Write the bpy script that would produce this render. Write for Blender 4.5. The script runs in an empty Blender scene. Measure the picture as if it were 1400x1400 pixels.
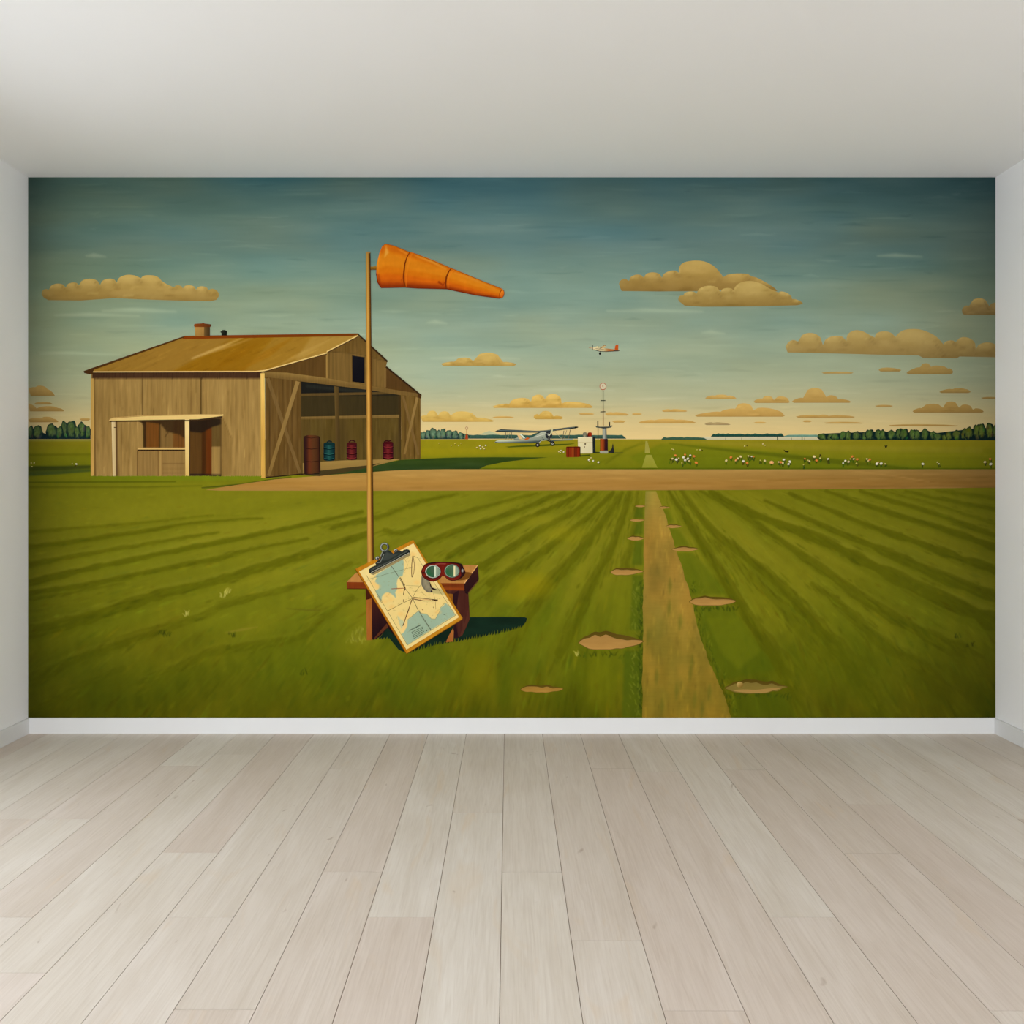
# Empty room with pale oak floor and a printed airfield mural on the far wall
P_LEFT, P_BACK, TILT_L, TILT_B, EXPO = 45, 182, -23, -2, 0.05
LIGHT_C = (.925, .96, 1)
MURAL_GAIN = 1.07
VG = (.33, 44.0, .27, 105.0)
import bpy, math, random
import numpy as np
from mathutils import Vector
from mathutils.geometry import delaunay_2d_cdt

# ------------------------------------------------------------------ frame
S = 273.0                     # pixels of the photograph per metre on the far wall
F = 1300.0                    # focal length in pixels (1400 px frame)
VX, VY = 695.0, 672.6         # vanishing point
CAM_H = 1.208
D = F / S                     # distance camera -> far wall
def wx(px): return (px - VX) / S
def wz(py): return CAM_H + (VY - py) / S

scene = bpy.context.scene
COL = scene.collection
def link(o, parent=None):
    COL.objects.link(o)
    if parent is not None: o.parent = parent
    return o
def srgb(c):
    c = np.asarray(c, dtype=np.float64) / 255.0
    return np.where(c <= 0.04045, c / 12.92, ((c + 0.055) / 1.055) ** 2.4)
def rgba(c, k=1.0):
    v = srgb(c) * k
    return (float(v[0]), float(v[1]), float(v[2]), 1.0)

# ------------------------------------------------------------------ materials
def new_mat(name):
    m = bpy.data.materials.new(name); m.use_nodes = True
    nt = m.node_tree; bs = nt.nodes['Principled BSDF']
    return m, nt, bs
def wall_mat(name, c, rough=0.85, bump=0.02):
    m, nt, bs = new_mat(name)
    tc = nt.nodes.new('ShaderNodeTexCoord')
    n = nt.nodes.new('ShaderNodeTexNoise'); n.inputs['Scale'].default_value = 2.2; n.inputs['Detail'].default_value = 3
    nt.links.new(tc.outputs['Object'], n.inputs['Vector'])
    mx = nt.nodes.new('ShaderNodeMix'); mx.data_type = 'RGBA'
    mx.inputs[6].default_value = tuple(v * 0.985 for v in c) + (1,)
    mx.inputs[7].default_value = tuple(min(1, v * 1.015) for v in c) + (1,)
    nt.links.new(n.outputs['Fac'], mx.inputs[0]); nt.links.new(mx.outputs[2], bs.inputs['Base Color'])
    f = nt.nodes.new('ShaderNodeTexNoise'); f.inputs['Scale'].default_value = 350
    nt.links.new(tc.outputs['Object'], f.inputs['Vector'])
    b = nt.nodes.new('ShaderNodeBump'); b.inputs['Strength'].default_value = bump; b.inputs['Distance'].default_value = 0.002
    nt.links.new(f.outputs['Fac'], b.inputs['Height']); nt.links.new(b.outputs['Normal'], bs.inputs['Normal'])
    bs.inputs['Roughness'].default_value = rough
    return m
M_WALL = wall_mat('white_wall_paint', (0.87, 0.87, 0.875))
M_CEIL = wall_mat('white_ceiling_paint', (0.88, 0.88, 0.88))
M_TRIM = wall_mat('white_trim_enamel', (0.71, 0.715, 0.715), 0.5, 0.005)
M_FRAME = wall_mat('white_window_frame', (0.8, 0.8, 0.8), 0.4, 0.0)

def plank_mat():
    m, nt, bs = new_mat('pale_oak_planks')
    L = nt.links.new
    tc = nt.nodes.new('ShaderNodeTexCoord')
    at = nt.nodes.new('ShaderNodeAttribute'); at.attribute_name = 'plank'
    # grain offset per plank
    off = nt.nodes.new('ShaderNodeVectorMath'); off.operation = 'MULTIPLY_ADD'
    L(at.outputs['Vector'], off.inputs[0]); off.inputs[1].default_value = (0, 7.3, 31.0); L(tc.outputs['Object'], off.inputs[2])
    def noise(sc, scale, det, dist=0.0, rough=.55):
        mp = nt.nodes.new('ShaderNodeMapping'); mp.inputs['Scale'].default_value = sc
        L(off.outputs[0], mp.inputs['Vector'])
        n = nt.nodes.new('ShaderNodeTexNoise'); n.inputs['Scale'].default_value = scale
        n.inputs['Detail'].default_value = det; n.inputs['Distortion'].default_value = dist; n.inputs['Roughness'].default_value = rough
        L(mp.outputs[0], n.inputs['Vector']); return n.outputs['Fac']
    def ramp(src, a, b, c0, c1):
        r = nt.nodes.new('ShaderNodeValToRGB'); r.color_ramp.elements[0].position = a; r.color_ramp.elements[1].position = b
        r.color_ramp.elements[0].color = c0; r.color_ramp.elements[1].color = c1
        L(src, r.inputs['Fac']); return r.outputs['Color']
    def mix(t, fac, a, b):
        x = nt.nodes.new('ShaderNodeMix'); x.data_type = 'RGBA'; x.blend_type = t
        if isinstance(fac, float): x.inputs[0].default_value = fac
        else: L(fac, x.inputs[0])
        L(a, x.inputs[6])
        if isinstance(b, tuple): x.inputs[7].default_value = b
        else: L(b, x.inputs[7])
        return x.outputs[2]
    sep = nt.nodes.new('ShaderNodeSeparateXYZ'); L(at.outputs['Vector'], sep.inputs[0])
    base = nt.nodes.new('ShaderNodeValToRGB'); cr = base.color_ramp
    cr.elements[0].position = 0; cr.elements[0].color = FLOOR[0]
    cr.elements[1].position = 1; cr.elements[1].color = FLOOR[3]
    e = cr.elements.new(.35); e.color = FLOOR[1]
    e = cr.elements.new(.7); e.color = FLOOR[2]
    L(sep.outputs['Y'], base.inputs['Fac'])
    c = base.outputs['Color']
    c = mix('MULTIPLY', 0.6, c, ramp(noise((1.6, .25, 1), 3.2, 4, 1.4), .3, .72, (.85, .81, .75, 1), (1.05, 1.05, 1.05, 1)))
    c = mix('MULTIPLY', 0.5, c, ramp(noise((22, .8, 1), 3.5, 5, 1.6), .34, .6, (.88, .85, .82, 1), (1.02, 1.02, 1.02, 1)))
    c = mix('MULTIPLY', 0.45, c, ramp(noise((70, 1.6, 1), 3, 3, .5), .36, .5, (.90, .88, .86, 1), (1, 1, 1, 1)))
    # warm streaks and knots
    c = mix('MIX', ramp(noise((3.2, .5, 1), 2.6, 3, 1.5), .62, .8, (0, 0, 0, 1), (.5, .5, .5, 1)), c, FLOOR[4])
    c = mix('MIX', ramp(noise((14, 5, 1), 1.6, 2, .8), .73, .80, (0, 0, 0, 1), (.5, .5, .5, 1)), c, FLOOR[5])
    L(c, bs.inputs['Base Color'])
    bs.inputs['Roughness'].default_value = 0.62
    bs.inputs['Specular IOR Level'].default_value = 0.3
    bp = nt.nodes.new('ShaderNodeBump'); bp.inputs['Strength'].default_value = 0.08; bp.inputs['Distance'].default_value = 0.001
    L(noise((90, 2.2, 1), 4, 3, .3), bp.inputs['Height']); L(bp.outputs['Normal'], bs.inputs['Normal'])
    return m
FLOOR = [rgba((213, 206, 196)), rgba((209, 200, 190)), rgba((207, 195, 185)), rgba((215, 209, 200)),
         rgba((205, 180, 148)), rgba((150, 128, 108))]
M_FLOOR = plank_mat()
m, nt, bs = new_mat('dark_plank_joint'); bs.inputs['Base Color'].default_value = rgba((122, 98, 78)); bs.inputs['Roughness'].default_value = .9
M_GAP = m

# ------------------------------------------------------------------ mesh helpers
def mesh_obj(name, verts, faces, mats, parent=None, fm=None, smooth=False):
    me = bpy.data.meshes.new(name); me.from_pydata(verts, [], faces)
    for mt in (mats if isinstance(mats, (list, tuple)) else [mats]): me.materials.append(mt)
    if fm is not None: me.polygons.foreach_set('material_index', fm)
    if smooth: me.polygons.foreach_set('use_smooth', [True] * len(faces))
    me.update()
    return link(bpy.data.objects.new(name, me), parent)
def box_vf(x0, x1, y0, y1, z0, z1, V, Fc):
    b = len(V)
    V += [(x0, y0, z0), (x1, y0, z0), (x1, y1, z0), (x0, y1, z0), (x0, y0, z1), (x1, y0, z1), (x1, y1, z1), (x0, y1, z1)]
    Fc += [tuple(b + i for i in q) for q in ((0, 3, 2, 1), (4, 5, 6, 7), (0, 1, 5, 4), (1, 2, 6, 5), (2, 3, 7, 6), (3, 0, 4, 7))]
def boxes(name, bl, mat, parent=None, bevel=0.0):
    V, Fc = [], []
    for b in bl: box_vf(*b, V, Fc)
    o = mesh_obj(name, V, Fc, mat, parent)
    if bevel:
        md = o.modifiers.new('bevel', 'BEVEL'); md.width = bevel; md.segments = 2; md.limit_method = 'ANGLE'
    return o
def structure(o): o['kind'] = 'structure'; return o

# ------------------------------------------------------------------ the room
XL, XR = wx(38.5), wx(1361.0)
H = wz(242.5)
YB = -4.0                      # wall behind the camera
T = 0.12
# far wall, side walls and the wall behind the camera
structure(boxes('wall_back', [(XL - T, XR + T, D, D + T, 0.0, H + T)], M_WALL))
structure(boxes('wall_right', [(XR, XR + T, YB, D, 0.0, H + T)], M_WALL))
WL = dict(y0=0.9, y1=3.8, z0=0.45, z1=2.25)     # window opening in the left wall, out of the frame
structure(boxes('wall_left', [(XL - T, XL, YB, WL['y0'], 0.0, H + T), (XL - T, XL, WL['y1'], D, 0.0, H + T),
                              (XL - T, XL, WL['y0'], WL['y1'], 0.0, WL['z0']), (XL - T, XL, WL['y0'], WL['y1'], WL['z1'], H + T)], M_WALL))
WB = dict(x0=-2.1, x1=2.1, z0=0.45, z1=2.5)
structure(boxes('wall_front', [(XL - T, WB['x0'], YB - T, YB, 0.0, H + T), (WB['x1'], XR + T, YB - T, YB, 0.0, H + T),
                               (WB['x0'], WB['x1'], YB - T, YB, 0.0, WB['z0']), (WB['x0'], WB['x1'], YB - T, YB, WB['z1'], H + T)], M_WALL))
structure(boxes('ceiling', [(XL - T, XR + T, YB - T, D + T, H, H + T)], M_CEIL))
# windows (behind / beside the camera; they let the daylight in)
def window_frame(name, rects):
    structure(boxes(name, rects, M_FRAME, bevel=0.003))
xa = XL - T
y0, y1, z0, z1 = WL['y0'], WL['y1'], WL['z0'], WL['z1']; ym = (y0 + y1) / 2
window_frame('window_1', [(xa + .03, xa + .09, y0, y0 + .06, z0, z1), (xa + .03, xa + .09, y1 - .06, y1, z0, z1),
                          (xa + .03, xa + .09, y0 + .06, y1 - .06, z0, z0 + .06), (xa + .03, xa + .09, y0 + .06, y1 - .06, z1 - .06, z1),
                          (xa + .03, xa + .09, ym - .035, ym + .035, z0 + .06, z1 - .06)])
x0, x1, z0, z1 = WB['x0'], WB['x1'], WB['z0'], WB['z1']; ya = YB - T
window_frame('window_2', [(x0, x0 + .06, ya + .03, ya + .09, z0, z1), (x1 - .06, x1, ya + .03, ya + .09, z0, z1),
                          (x0 + .06, x1 - .06, ya + .03, ya + .09, z0, z0 + .06), (x0 + .06, x1 - .06, ya + .03, ya + .09, z1 - .06, z1),
                          (-.035, .035, ya + .03, ya + .09, z0 + .06, z1 - .06)])
# baseboards
BH = wz(981.0); BT = 0.012
def baseboard(name, bl): structure(boxes(name, bl, M_TRIM, bevel=0.0015))
baseboard('baseboard_back', [(XL, XR, D - BT, D, 0.0, BH)])
baseboard('baseboard_right', [(XR - BT, XR, YB, D - BT, 0.0, BH)])
baseboard('baseboard_left', [(XL, XL + BT, YB, D - BT, 0.0, BH)])

# floor: a dark bed with planks laid on it, joints where the photograph shows them
PW = 51.87 / S
def jy(py): return F * CAM_H / (py - VY)
joints = {0: [1192.5], 1: [1286], 2: [1382], -1: [1111.7], -2: [1254], -3: [1192], -4: [1380.6], -5: [1254],
          -6: [1165.7], -7: [1330], -8: [1046.7, 1254], 4: [1254], 6: [1166.7, 1382], 3: [1460], 5: [1470], 7: [1100], -9: [1120]}
rnd = random.Random(11)
seam0 = (689.5 - VX) / S
V, Fc, FM, PV = [], [], [], []
V += [(XL - .01, YB, -0.02), (XR + .01, YB, -0.02), (XR + .01, D, -0.02), (XL - .01, D, -0.02),
      (XL - .01, YB, -0.0022), (XR + .01, YB, -0.0022), (XR + .01, D, -0.0022), (XL - .01, D, -0.0022)]
Fc += [(0, 3, 2, 1), (4, 5, 6, 7), (0, 1, 5, 4), (1, 2, 6, 5), (2, 3, 7, 6), (3, 0, 4, 7)]; FM += [1] * 6; PV += [0.0] * 8
tone = {-1: (.55, .05), -2: (.3, .5), -3: (.45, .5), 0: (.35, .42), 1: (.4, .4), -5: (.8, .95), -6: (.9, .5)}
for k in range(-14, 15):
    xa_ = seam0 + k * PW + .0009; xb_ = seam0 + (k + 1) * PW - .0009
    xa_, xb_ = max(xa_, XL + .0005), min(xb_, XR - .0005)
    if xb_ - xa_ < .01: continue
    js = sorted(jy(p) for p in joints.get(k, [1120 + 37 * (k % 5)]))
    while js[0] > YB + .6: js.insert(0, js[0] - rnd.uniform(1.5, 2.1))
    while js[-1] < D - 2.3: js.append(js[-1] + rnd.uniform(1.9, 2.2))
    cuts = [YB] + [j for j in js if YB + .2 < j < D - .05] + [D - .0005]
    for n, (a, b) in enumerate(zip(cuts[:-1], cuts[1:])):
        r = rnd.random()
        i0 = len(V); box_vf(xa_, xb_, a + .0008, b - .0008, -0.002, 0.0, V, Fc); FM += [0] * 6; PV += [r] * 8
fl = structure(mesh_obj('floor', V, Fc, [M_FLOOR, M_GAP], None, FM))
att = fl.data.attributes.new('plank', 'FLOAT_VECTOR', 'POINT')
att.data.foreach_set('vector', np.repeat(np.array(PV), 3).astype(np.float32))

# ------------------------------------------------------------------ daylight and camera
w = bpy.data.worlds.new('sky'); scene.world = w; w.use_nodes = True
bg = w.node_tree.nodes['Background']; bg.inputs['Color'].default_value = (.86, .93, 1, 1); bg.inputs['Strength'].default_value = 1.0
def area(name, loc, rot, sx, sy, power, col):
    l = bpy.data.lights.new(name, 'AREA'); l.shape = 'RECTANGLE'; l.size = sx; l.size_y = sy; l.energy = power; l.color = col
    o = link(bpy.data.objects.new(name, l)); o.location = loc; o.rotation_euler = rot; return o
area('daylight_side_window', (XL - .42, (WL['y0'] + WL['y1']) / 2, (WL['z0'] + WL['z1']) / 2), (0, math.radians(-90 - TILT_L), 0), 1.9, 3.2, P_LEFT, LIGHT_C)
area('daylight_rear_window', (0, YB - .02, (WB['z0'] + WB['z1']) / 2), (math.radians(90 + TILT_B), 0, 0), 4.1, 2.0, P_BACK, LIGHT_C)

cd = bpy.data.cameras.new('camera'); cam = link(bpy.data.objects.new('camera', cd))
cam.location = (0, 0, CAM_H); cam.rotation_euler = (math.radians(90), 0, 0)
cd.sensor_fit = 'HORIZONTAL'; cd.sensor_width = 36; cd.lens = 36 * F / 1400
cd.shift_x = (700 - VX) / 1400; cd.shift_y = -(700 - VY) / 1400
cd.clip_start = 0.02
scene.camera = cam
vs = scene.view_settings
vs.view_transform = 'Standard'; vs.look = 'None'; vs.gamma = 1; vs.use_curve_mapping = False; vs.exposure = EXPO
scene.cycles.use_denoising = True
scene.cycles.max_bounces = 12; scene.cycles.diffuse_bounces = 8

# ================================================================== the printed mural
KL = MURAL_GAIN                # brightness of the daylight on the far wall
UNIT = 1.5e-5                  # one coat of the print lies this much in front of the last
MY = D - 0.0004
rng = np.random.default_rng(5)
ML, MR, MT, MB = 38.5, 1361.0, 242.5, 981.0

def vignette_and_shade(x, y):
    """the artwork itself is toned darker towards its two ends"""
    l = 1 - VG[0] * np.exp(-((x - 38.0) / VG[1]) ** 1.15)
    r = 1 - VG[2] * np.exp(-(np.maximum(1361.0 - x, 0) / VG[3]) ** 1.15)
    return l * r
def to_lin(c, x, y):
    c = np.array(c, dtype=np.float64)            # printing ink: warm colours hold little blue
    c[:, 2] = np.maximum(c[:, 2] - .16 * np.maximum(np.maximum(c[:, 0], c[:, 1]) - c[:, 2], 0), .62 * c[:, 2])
    c = np.clip(c * vignette_and_shade(x, y)[:, None], 0, 255)  # end darkening puts wall-corner shade into the colour along with the print's vignette
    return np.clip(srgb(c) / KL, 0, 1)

def paint_mat(name, scale, amp, rough=.95):
    m, nt, bs = new_mat(name); L = nt.links.new
    at = nt.nodes.new('ShaderNodeAttribute'); at.attribute_name = 'Col'
    tc = nt.nodes.new('ShaderNodeTexCoord'); mp = nt.nodes.new('ShaderNodeMapping'); mp.inputs['Scale'].default_value = scale
    n = nt.nodes.new('ShaderNodeTexNoise'); n.inputs['Scale'].default_value = 1; n.inputs['Detail'].default_value = 3; n.inputs['Distortion'].default_value = .4
    L(tc.outputs['Object'], mp.inputs[0]); L(mp.outputs[0], n.inputs['Vector'])
    mr = nt.nodes.new('ShaderNodeMapRange'); mr.inputs[1].default_value = .25; mr.inputs[2].default_value = .75
    mr.inputs[3].default_value = 1 - amp; mr.inputs[4].default_value = 1 + amp
    L(n.outputs['Fac'], mr.inputs[0])
    vm = nt.nodes.new('ShaderNodeVectorMath'); vm.operation = 'SCALE'
    L(at.outputs['Color'], vm.inputs[0]); L(mr.outputs[0], vm.inputs['Scale'])
    L(vm.outputs[0], bs.inputs['Base Color'])
    bs.inputs['Roughness'].default_value = rough; bs.inputs['Specular IOR Level'].default_value = 0.0
    return m
P_SKY = paint_mat('painted_sky_strokes', (4, 1, 60), .02)
P_WOOD = paint_mat('painted_wood_strokes', (120, 1, 7), .13)
P_GRASS = paint_mat('painted_grass_strokes', (22, 1, 20), .05)
P_EARTH = paint_mat('painted_earth_strokes', (10, 1, 90), .05)
P_FLAT = paint_mat('painted_flat_colour', (40, 1, 40), .03)
P_LEAF = paint_mat('painted_leaf_dabs', (90, 1, 90), .16)

# ---------------------------------------------------------------- brushwork (numpy)
def vnoise(x, y, sx, sy, seed, octs=2):
    out = 0; amp = 1; tot = 0
    for o in range(octs):
        r = np.random.default_rng(seed * 31 + o); g = r.random((256, 256))
        u, v = x / sx * (2 ** o), y / sy * (2 ** o)
        iu, iv = np.floor(u).astype(int), np.floor(v).astype(int); fu, fv = u - iu, v - iv
        fu, fv = fu * fu * (3 - 2 * fu), fv * fv * (3 - 2 * fv)
        a = g[iv % 256, iu % 256]; b = g[iv % 256, (iu + 1) % 256]; c = g[(iv + 1) % 256, iu % 256]; d = g[(iv + 1) % 256, (iu + 1) % 256]
        out = out + amp * ((a * (1 - fu) + b * fu) * (1 - fv) + (c * (1 - fu) + d * fu) * fv); tot += amp; amp *= .5
    return out / tot * 2 - 1
def inside(px, py, poly):
    r = np.zeros(px.shape, bool); n = len(poly)
    for i in range(n):
        x1, y1 = poly[i]; x2, y2 = poly[(i + 1) % n]
        if y1 == y2: continue
        r ^= ((y1 > py) != (y2 > py)) & (px < (x2 - x1) * (py - y1) / (y2 - y1) + x1)
    return r

class Canvas:
    def __init__(s, x0, y0, x1, y1, res=1.0):
        s.x0, s.y0, s.res = x0, y0, res
        s.w, s.h = int(math.ceil((x1 - x0) * res)) + 2, int(math.ceil((y1 - y0) * res)) + 2
        s.X, s.Y = np.meshgrid(x0 + np.arange(s.w) / res, y0 + np.arange(s.h) / res)
        s.a = np.zeros((s.h, s.w, 3))
    def grad(s, stops, axis='y'):
        t = s.Y if axis == 'y' else s.X
        k = [p[0] for p in stops]
        for c in range(3): s.a[..., c] = np.interp(t, k, [p[1][c] for p in stops])
        return s
    def fill(s, c): s.a[:] = c; return s
    def noise(s, sx, sy, amp, seed, octs=2, tint=(1, 1, 1)):
        s.a += (vnoise(s.X, s.Y, sx, sy, seed, octs) * amp)[..., None] * np.array(tint); return s
    def mul(s, f): s.a *= f[..., None]; return s
    def _win(s, xa, ya, xb, yb):
        i0, i1 = int((xa - s.x0) * s.res) - 1, int((xb - s.x0) * s.res) + 2
        j0, j1 = int((ya - s.y0) * s.res) - 1, int((yb - s.y0) * s.res) + 2
        return slice(max(j0, 0), max(min(j1, s.h), 0)), slice(max(i0, 0), max(min(i1, s.w), 0))
    def stroke(s, pts, w, c, alpha=1.0, soft=1.0, add=False):
        """pts (x,y) or (x,y,width); soft = how far the edge fades, in pixels"""
        P = [(p[0], p[1], (p[2] if len(p) > 2 else w)) for p in pts]; m = max(p[2] for p in P) / 2 + soft
        win = s._win(min(p[0] for p in P) - m, min(p[1] for p in P) - m, max(p[0] for p in P) + m, max(p[1] for p in P) + m)
        X, Y = s.X[win], s.Y[win]
        if X.size == 0: return s
        cov = np.zeros(X.shape)
        for (ax, ay, aw), (bx, by, bw) in zip(P[:-1], P[1:]):
            dx, dy = bx - ax, by - ay; L2 = dx * dx + dy * dy + 1e-9
            t = np.clip(((X - ax) * dx + (Y - ay) * dy) / L2, 0, 1)
            d = np.hypot(X - ax - t * dx, Y - ay - t * dy); hw = (aw + (bw - aw) * t) / 2
            cov = np.maximum(cov, np.clip((hw + soft / 2 - d) / max(soft, 1e-3), 0, 1))
        cov = (cov * cov * (3 - 2 * cov) * alpha)[..., None]
        s.a[win] = s.a[win] + cov * np.array(c) if add else s.a[win] * (1 - cov) + np.array(c, dtype=float) * cov
        return s
    def poly(s, pts, c, alpha=1.0, soft=0):
        xs = [p[0] for p in pts]; ys = [p[1] for p in pts]
        win = s._win(min(xs) - soft, min(ys) - soft, max(xs) + soft, max(ys) + soft)
        m = inside(s.X[win], s.Y[win], pts).astype(float)
        for _ in range(int(soft * s.res)):
            if min(m.shape) > 2:
                q = np.pad(m, 1, mode='edge'); m = (q[:-2, 1:-1] + q[2:, 1:-1] + q[1:-1, :-2] + q[1:-1, 2:] + q[1:-1, 1:-1]) / 5
        m = (m * alpha)[..., None]; s.a[win] = s.a[win] * (1 - m) + np.array(c, dtype=float) * m; return s
    def ell(s, cx, cy, rx, ry, c, alpha=1.0, soft=.3):
        win = s._win(cx - rx * (1 + soft), cy - ry * (1 + soft), cx + rx * (1 + soft), cy + ry * (1 + soft))
        d = np.hypot((s.X[win] - cx) / rx, (s.Y[win] - cy) / ry)
        m = np.clip((1 + soft - d) / (2 * soft), 0, 1); m = (m * m * (3 - 2 * m) * alpha)[..., None]
        s.a[win] = s.a[win] * (1 - m) + np.array(c, dtype=float) * m; return s
    def __call__(s, x, y):
        u = np.clip((np.asarray(x) - s.x0) * s.res, 0, s.w - 1.001); v = np.clip((np.asarray(y) - s.y0) * s.res, 0, s.h - 1.001)
        iu, iv = u.astype(int), v.astype(int); fu, fv = (u - iu)[:, None], (v - iv)[:, None]; a = s.a
        return (a[iv, iu] * (1 - fu) + a[iv, iu + 1] * fu) * (1 - fv) + (a[iv + 1, iu] * (1 - fu) + a[iv + 1, iu + 1] * fu) * fv
def lin(p0, c0, p1, c1, mid=None):
    (ax, ay), (bx, by) = p0[:2], p1[:2]; dx, dy = bx - ax, by - ay; L2 = dx * dx + dy * dy
    def f(x, y):
        t = np.clip(((x - ax) * dx + (y - ay) * dy) / L2, 0, 1)
        k = [0, 1] if mid is None else [0] + [m[0] for m in mid] + [1]
        cs = [c0, c1] if mid is None else [c0] + [m[1] for m in mid] + [c1]
        return np.stack([np.interp(t, k, [c[i] for c in cs]) for i in range(3)], 1)
    return f
def smooth(pts, n=5, closed=True):
    P = [np.array(p, float) for p in pts]; N = len(P); out = []
    for i in range(N if closed else N - 1):
        g = lambda k: P[k % N] if closed else P[min(max(k, 0), N - 1)]
        a, b, c, d = g(i - 1), g(i), g(i + 1), g(i + 2)
        for k in range(n):
            t = k / n
            out.append(tuple(.5 * ((2 * b) + (c - a) * t + (2 * a - 5 * b + 4 * c - d) * t * t + (-a + 3 * b - 3 * c + d) * t ** 3)))
    if not closed: out.append(tuple(P[-1]))
    return out
def clip_right(poly, X):
    out = []
    for (a, b) in zip(poly, poly[1:] + poly[:1]):
        if a[0] <= X: out.append(a)
        if (a[0] <= X) != (b[0] <= X):
            t = (X - a[0]) / (b[0] - a[0]); out.append((X, a[1] + t * (b[1] - a[1])))
    return out

class Art:
    """one printed part of the mural: flat coats of paint that follow the drawing"""
    def __init__(s, name, parent, lay, mat=None):
        s.name, s.parent, s.lay, s.mat = name, parent, lay, mat or P_FLAT
        s.V, s.F, s.C = [], [], []; s.n = 0
    def _put(s, pts, faces, col, dz):
        if dz is None: dz = s.n; s.n += 1
        y = MY - (s.lay + dz) * UNIT; b = sum(len(v) for v in s.V)
        x = np.array([p[0] for p in pts], float); z = np.array([p[1] for p in pts], float)
        c = col(x, z) if callable(col) else np.tile(np.array(col, float), (len(x), 1))
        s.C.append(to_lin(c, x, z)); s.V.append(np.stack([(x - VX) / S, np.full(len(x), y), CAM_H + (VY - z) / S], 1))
        for f in faces: s.F.append(tuple(b + i for i in f))
        return s
    def poly(s, pts, col, dz=None, step=None):
        pts = [(float(p[0]), float(p[1])) for p in pts]
        if step is None and callable(col): step = 2.5
        if step is None: ins = []
        else:
            xs = [p[0] for p in pts]; ys = [p[1] for p in pts]
            gx, gy = np.meshgrid(np.arange(min(xs) + step / 2, max(xs), step), np.arange(min(ys) + step / 2, max(ys), step))
            gx, gy = gx.ravel(), gy.ravel(); m = inside(gx, gy, pts); ins = list(zip(gx[m], gy[m]))
            ring = []
            for a, b in zip(pts, pts[1:] + pts[:1]):
                k = max(1, int(math.hypot(b[0] - a[0], b[1] - a[1]) / step))
                ring += [(a[0] + (b[0] - a[0]) * i / k, a[1] + (b[1] - a[1]) * i / k) for i in range(k)]
            pts = ring
        n = len(pts); allp = [Vector((p[0], p[1])) for p in pts] + [Vector((float(p[0]), float(p[1]))) for p in ins]
        vo, _, fo, *_r = delaunay_2d_cdt(allp, [], [list(range(n))], 1, 1e-4)
        return s._put([(v.x, v.y) for v in vo], [tuple(reversed(f)) if False else tuple(f) for f in fo], col, dz)
    def quad(s, x0, y0, x1, y1, col, dz=None, step=None): return s.poly([(x0, y0), (x1, y0), (x1, y1), (x0, y1)], col, dz, step)
    def ell(s, cx, cy, rx, ry, col, dz=None, rot=0, n=20, step=None, a0=0, a1=360):
        r = math.radians(rot); P = []
        for i in range(n):
            t = math.radians(a0 + (a1 - a0) * i / (n if a1 - a0 >= 360 else n - 1)); u, v = rx * math.cos(t), ry * math.sin(t)
            P.append((cx + u * math.cos(r) - v * math.sin(r), cy + u * math.sin(r) + v * math.cos(r)))
        return s.poly(P, col, dz, step)
    def line(s, pts, w, col, dz=None, closed=False):
        if closed: pts = list(pts) + [pts[0]]
        L, R = [], []
        for i, p in enumerate(pts):
            a = pts[max(i - 1, 0)]; b = pts[min(i + 1, len(pts) - 1)]
            if closed and i in (0, len(pts) - 1): a, b = pts[-2], pts[1]
            dx, dy = b[0] - a[0], b[1] - a[1]; q = math.hypot(dx, dy) or 1; ww = (p[2] if len(p) > 2 else w) / 2
            L.append((p[0] - dy / q * ww, p[1] + dx / q * ww)); R.append((p[0] + dy / q * ww, p[1] - dx / q * ww))
        P = L + R; n = len(L); return s._put(P, [(i, i + 1, n + i + 1, n + i) for i in range(n - 1)], col, dz)
    def build(s, label=None):
        V = np.concatenate(s.V); me = bpy.data.meshes.new(s.name); me.from_pydata([tuple(v) for v in V.tolist()], [], s.F)
        return finish(me, np.concatenate(s.C), s, label)
def finish(me, C, s, label):
    me.materials.append(s.mat)
    ca = me.color_attributes.new('Col', 'FLOAT_COLOR', 'POINT')
    buf = np.ones((len(C), 4), np.float32); buf[:, :3] = C; ca.data.foreach_set('color', buf.ravel())
    me.update(); o = link(bpy.data.objects.new(s.name, me), s.parent)
    if label: o['label'] = label
    return o
def grid_part(name, parent, lay, mat, cv, x0, y0, x1, y1, step, label=None):
    nx, ny = int((x1 - x0) / step) + 1, int((y1 - y0) / step) + 1
    X, Y = np.meshgrid(np.linspace(x0, x1, nx), np.linspace(y0, y1, ny)); x, z = X.ravel(), Y.ravel()
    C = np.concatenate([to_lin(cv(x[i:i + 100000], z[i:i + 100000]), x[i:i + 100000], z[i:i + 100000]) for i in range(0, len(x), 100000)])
    co = np.stack([(x - VX) / S, np.full(len(x), MY - lay * UNIT), CAM_H + (VY - z) / S], 1).astype(np.float32)
    i = (np.arange(ny - 1)[:, None] * nx + np.arange(nx - 1)[None]).ravel(); q = np.stack([i, i + nx, i + nx + 1, i + 1], 1).astype(np.int32)
    me = bpy.data.meshes.new(name); me.vertices.add(len(x)); me.vertices.foreach_set('co', co.ravel())
    me.loops.add(q.size); me.loops.foreach_set('vertex_index', q.ravel())
    me.polygons.add(len(q)); me.polygons.foreach_set('loop_start', np.arange(0, q.size, 4, dtype=np.int32))
    me.update(calc_edges=True); me.validate()
    class Q: pass
    k = Q(); k.mat, k.name, k.parent = mat, name, parent
    return finish(me, C, k, label)
def empty(name, parent, x=None, y=None, label=None):
    o = bpy.data.objects.new(name, None); o.empty_display_size = .05; link(o, parent)
    if label: o['label'] = label
    return o

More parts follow.
